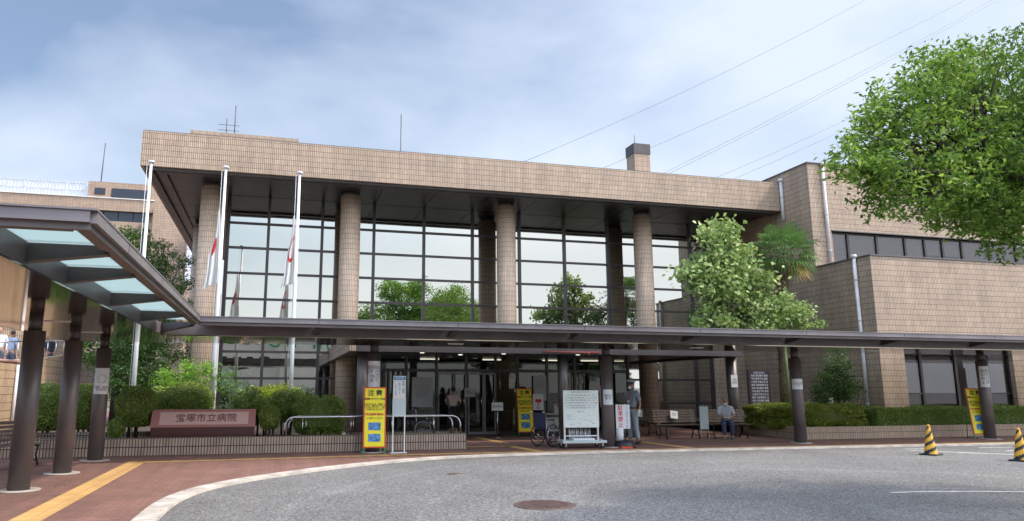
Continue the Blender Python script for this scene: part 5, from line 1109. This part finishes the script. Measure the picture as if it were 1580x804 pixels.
def person(label, loc, rz, J, shirt, trousers, shoes, hair=HR, cap=None, mask=True, skirt=False, gloves=False, group=None, headrot=(0, 0, 0), scale=1.0, low=True, slim=1.0, sleeve=.55):
    r = thing('person', label, 'person', loc, rz, group); r.scale = (scale,) * 3
    P = {k: Vector(v) for k, v in J.items()}; S = slim
    R = dict(pel=.125 * S, waist=.115 * S, chest=.135 * S, neckb=.07, neck=.055, shL=.065, shR=.065, elL=.042, elR=.042, wrL=.027, wrR=.027, hipL=.088 * S, hipR=.088 * S, knL=.056, knR=.056, anL=.036, anR=.036, toL=.028, toR=.028)
    E = [('pel', 'waist'), ('waist', 'chest'), ('chest', 'neckb'), ('neckb', 'neck'), ('chest', 'shL'), ('chest', 'shR'), ('shL', 'elL'), ('elL', 'wrL'), ('shR', 'elR'), ('elR', 'wrR'), ('pel', 'hipL'), ('pel', 'hipR'), ('hipL', 'knL'), ('knL', 'anL'), ('anL', 'toL'), ('hipR', 'knR'), ('knR', 'anR'), ('anR', 'toR')]
    body = MB(); add_skin(body, skin_mesh({k: tuple(P[k]) for k in R}, E, {k: v * .88 for k, v in R.items()}, 'pel'))
    RH = Matrix.Rotation(headrot[2], 3, 'Z') @ Matrix.Rotation(headrot[0], 3, 'X'); hc = P['head']
    ell(body, hc, (.076, .095, .115), 18, 14, 0, RH)
    ell(body, hc + RH @ Vector((0, -.045, -.055)), (.052, .05, .055), 12, 8, 0, RH)
    ell(body, hc + RH @ Vector((0, -.098, -.018)), (.013, .02, .024), 8, 6, 0, RH)
    for s in (-1, 1):
        ell(body, hc + RH @ Vector((s * .079, .005, -.012)), (.012, .02, .032), 8, 6, 0, RH); ell(body, hc + RH @ Vector((s * .03, -.086, .008)), (.012, .008, .006), 8, 5, 1, RH)
    ell(body, hc + RH @ Vector((0, -.092, -.062)), (.024, .008, .006), 8, 5, 2, RH)
    for s, w_, e_ in ((1, 'wrL', 'elL'), (-1, 'wrR', 'elR')):
        if not gloves: hand(body, P[w_], P[w_] - P[e_], (-s * .3, -1, .2))
    body.build('body', [SK, EY, mat('lips', (.28, .10, .09), .5)], r)
    # clothes
    sh = MB(); k_ = ['pel', 'waist', 'chest', 'neckb', 'shL', 'shR', 'elL', 'elR']; Q = {k: P[k] for k in k_}
    Q['elL'] = P['shL'].lerp(P['elL'], sleeve / .55 * .9 if sleeve < 1 else 1); Q['elR'] = P['shR'].lerp(P['elR'], sleeve / .55 * .9 if sleeve < 1 else 1)
    rr_ = dict(pel=.145 * S, waist=.138 * S, chest=.155 * S, neckb=.075, shL=.08, shR=.08, elL=.062, elR=.062); ee = [e for e in E if e[0] in Q and e[1] in Q and 'hip' not in e[1]]
    if sleeve >= 1: Q['wrL'] = P['elL'].lerp(P['wrL'], .9); Q['wrR'] = P['elR'].lerp(P['wrR'], .9); rr_['wrL'] = rr_['wrR'] = .042; ee += [('elL', 'wrL'), ('elR', 'wrR')]
    if not skirt: Q['pel'] = P['pel'].lerp(P['waist'], .15)
    add_skin(sh, skin_mesh({k: tuple(v) for k, v in Q.items()}, ee, rr_, 'chest')); so_ = sh.build('shirt', shirt, r)
    ell_c = MB(); ell_c.torus(tuple(P['neckb'] + Vector((0, 0, .02))), (0, .25, 1), .062, .016, 18, 6); ell_c.build('collar', shirt, so_)
    if low:
        tr = MB()
        if skirt:
            c = P['pel']; tr.lathe([(.13, .12), (.165, 0), (.20, -.25), (.25, -.62)], tuple(c), 20); tr.build('skirt', trousers, r)
        else:
            Q = {k: P[k] for k in ('pel', 'hipL', 'hipR', 'knL', 'knR')}; Q['anL'] = P['knL'].lerp(P['anL'], .93); Q['anR'] = P['knR'].lerp(P['anR'], .93); Q['waist'] = P['pel'].lerp(P['waist'], .55)
            add_skin(tr, skin_mesh({k: tuple(v) for k, v in Q.items()}, [('waist', 'pel'), ('pel', 'hipL'), ('pel', 'hipR'), ('hipL', 'knL'), ('knL', 'anL'), ('hipR', 'knR'), ('knR', 'anR')], dict(waist=.13 * S, pel=.14 * S, hipL=.108 * S, hipR=.108 * S, knL=.08, knR=.08, anL=.066, anR=.066), 'pel')); tr.build('trousers', trousers, r)
        for s in 'LR':
            m_ = MB(); a, t_ = P['an' + s], P['to' + s]; d = (t_ - a); d.z = 0; d.normalize(); f0 = Vector((a.x, a.y, 0)); m_.tube([f0 - d * .07 + Vector((0, 0, .05)), f0 + Vector((0, 0, .055)), f0 + d * .1 + Vector((0, 0, .042)), f0 + d * .19 + Vector((0, 0, .032))], [.042, .05, .045, .03], 10); m_.build('shoe', shoes, r)
    # hair / cap / mask
    h_ = MB(); 
    if cap is None or True:
        ell(h_, hc + RH @ Vector((0, .022, .03)), (.083, .092, .098), 16, 10, 0, RH)
        if skirt: ell(h_, hc + RH @ Vector((0, .09, .02)), (.05, .05, .05), 12, 8, 0, RH)
    h_.build('hair', hair, r)
    if cap:
        c_ = MB(); Mx = Matrix.Translation(hc) @ RH.to_4x4()
        i = len(c_.v); c_.lathe([(.088, .05), (.09, .085)], (0, 0, 0), 24, mi=1); c_.lathe([(.092, .085), (.128, .125), (.12, .145), (.06, .155), (.01, .157)], (0, 0, 0), 24)
        c_.v = [tuple(Mx @ (Matrix.Rotation(math.radians(-8), 4, 'X') @ Vector(v))) for v in c_.v]
        i = len(c_.v)
        for k in range(9):
            a = -PI / 2 + (k - 4) * .24; c_.v.append(tuple(Mx @ Vector((.088 * math.cos(a), .088 * math.sin(a) * 1.05, .055)))); c_.v.append(tuple(Mx @ Vector((.125 * math.cos(a), .15 * math.sin(a), .03))))
        for k in range(8): c_.f.append((i + 2 * k, i + 2 * k + 1, i + 2 * k + 3, i + 2 * k + 2)); c_.mi[len(c_.f) - 1] = 1
        c_.build('cap', cap, r)
    if mask:
        m_ = MB(); ell(m_, hc + RH @ Vector((0, -.07, -.052)), (.056, .048, .048), 14, 8, 0, RH); m_.build('mask', 'white', r)
    if gloves:
        for s, w_, e_ in ((1, 'wrL', 'elL'), (-1, 'wrR', 'elR')):
            m_ = MB(); hand(m_, P[w_], P[w_] - P[e_], (-s * .3, -1, .2)); m_.cyl(tuple(P[w_] - (P[w_] - P[e_]).normalized() * .04), tuple(P[w_]), .036, .034, n=10); m_.build('glove', 'white', r)
    return r
def stand_pose(aL=(0, 0), aR=(0, 0)):
    return dict(pel=(0, 0, .95), waist=(0, .0, 1.08), chest=(0, .01, 1.28), neckb=(0, .015, 1.44), neck=(0, .005, 1.50), head=(0, -.02, 1.605), shL=(.175, .01, 1.395), shR=(-.175, .01, 1.395), elL=(.24, .04, 1.13), elR=(-.24, .04, 1.13), wrL=(.25, -.03, .90), wrR=(-.25, -.03, .90),
                hipL=(.09, 0, .90), hipR=(-.09, 0, .90), knL=(.10, -.015, .50), knR=(-.10, -.015, .50), anL=(.105, .02, .09), anR=(-.105, .02, .09), toL=(.13, -.13, .03), toR=(-.13, -.13, .03))
GS = mat('guard_shirt', (.22, .25, .29), .8, 0, .08, 8); GT_ = mat('guard_trousers', (.30, .36, .40), .8, 0, .08, 8); CAPW = mat('cap_grey', (.42, .44, .48), .7)
J = stand_pose(); J['anL'] = (.13, .05, .09); J['toL'] = (.17, -.10, .03)
g = person('security guard in grey uniform, white gloves, mask and peaked cap, facing left', (9.98, 19.25, 0), math.radians(-62), J, GS, GT_, 'black', hair=HG, cap=[CAPW, 'navy'], gloves=True, scale=1.02)
MB().box(-.035, .035, -.172, -.166, 1.13, 1.2).build('name_badge', 'paper', g); MB().tube([(-.05, -.1, 1.42), (-.02, -.155, 1.3), (0, -.168, 1.2)], .006, 5).tube([(.05, -.1, 1.42), (.02, -.155, 1.3), (0, -.168, 1.2)], .006, 5).build('lanyard', 'ink_red', g); MB().torus((0, 0, .99), (0, 0, 1), .142, .016, 24, 6).build('belt', 'black', g)
J = stand_pose(); J['elL'] = (.27, -.1, 1.2); J['wrL'] = (.17, -.3, 1.25); J['elR'] = (-.26, -.06, 1.18); J['wrR'] = (-.2, -.26, 1.12)
person('woman in beige top and long black skirt seen from behind at the entrance', (5.75, 23.55, 0), math.radians(168), J, mat('beige_top', (.50, .40, .34), .8), mat('black_skirt', (.014, .013, .016), .8), 'black', skirt=True, mask=False, scale=.93, slim=.88, sleeve=.6)
# seated man
J = dict(pel=(0, .05, .52), waist=(0, .03, .65), chest=(0, -.04, .86), neckb=(0, -.12, 1.00), neck=(0, -.17, 1.07), head=(0, -.25, 1.17), shL=(.18, -.08, .93), shR=(-.18, -.08, .93), elL=(.24, -.08, .70), elR=(-.24, -.10, .70), wrL=(.06, -.30, .66), wrR=(-.05, -.30, .66),
         hipL=(.09, .03, .50), hipR=(-.09, .03, .50), knL=(.13, -.40, .50), knR=(-.11, -.42, .50), anL=(.14, -.38, .09), anR=(-.10, -.46, .09), toL=(.16, -.52, .03), toR=(-.12, -.60, .03))
sm = person('grey haired man in white polo and navy trousers sitting bent forward on the bench', (13.95, 20.62, 0), math.radians(-30), J, mat('polo_white', (.50, .53, .58), .8, 0, .06, 8), mat('navy_trousers', (.035, .05, .10), .8), mat('shoe_grey', (.16, .17, .19), .6), hair=HG, headrot=(.45, 0, -.3), slim=1.08)
sp_ = thing('folded_paper', 'folded white paper in the hands of the seated man', 'paper', (13.73, 20.27, .66), -.5); MB().box(-.08, .08, -.05, .05, 0, .012).build('sheet', 'white', sp_)
# people on the deck
GD = 'people on the ramp deck behind the wall'
deck = [(-8.6, 26.4, 2.0, 20, (.55, .55, .55), 'person in a plain white shirt at the far left end of the deck'), (-8.7, 27.9, 2.0, 160, (.25, .32, .45), 'person with dark hair and a blue patterned shirt on the deck'), (-8.6, 31.9, 2.15, 60, (.03, .03, .05), 'person in dark clothes on the deck between the first two posts'), (-8.5, 34.6, 2.2, 200, (.35, .45, .60), 'person in a light blue shirt on the deck between the second and third posts'), (-8.9, 36.4, 2.2, 150, (.6, .6, .62), 'person in a pale shirt on the deck beside the third post')]
for x, y, z, rz, c, lab in deck:
    person(lab, (x, y, z - .12), math.radians(rz), stand_pose(), mat('deck_shirt', c, .8, 0, .25, 20), mat('deck_trousers', (.05, .06, .09), .8), 'black', mask=False, group=GD, scale=.95)
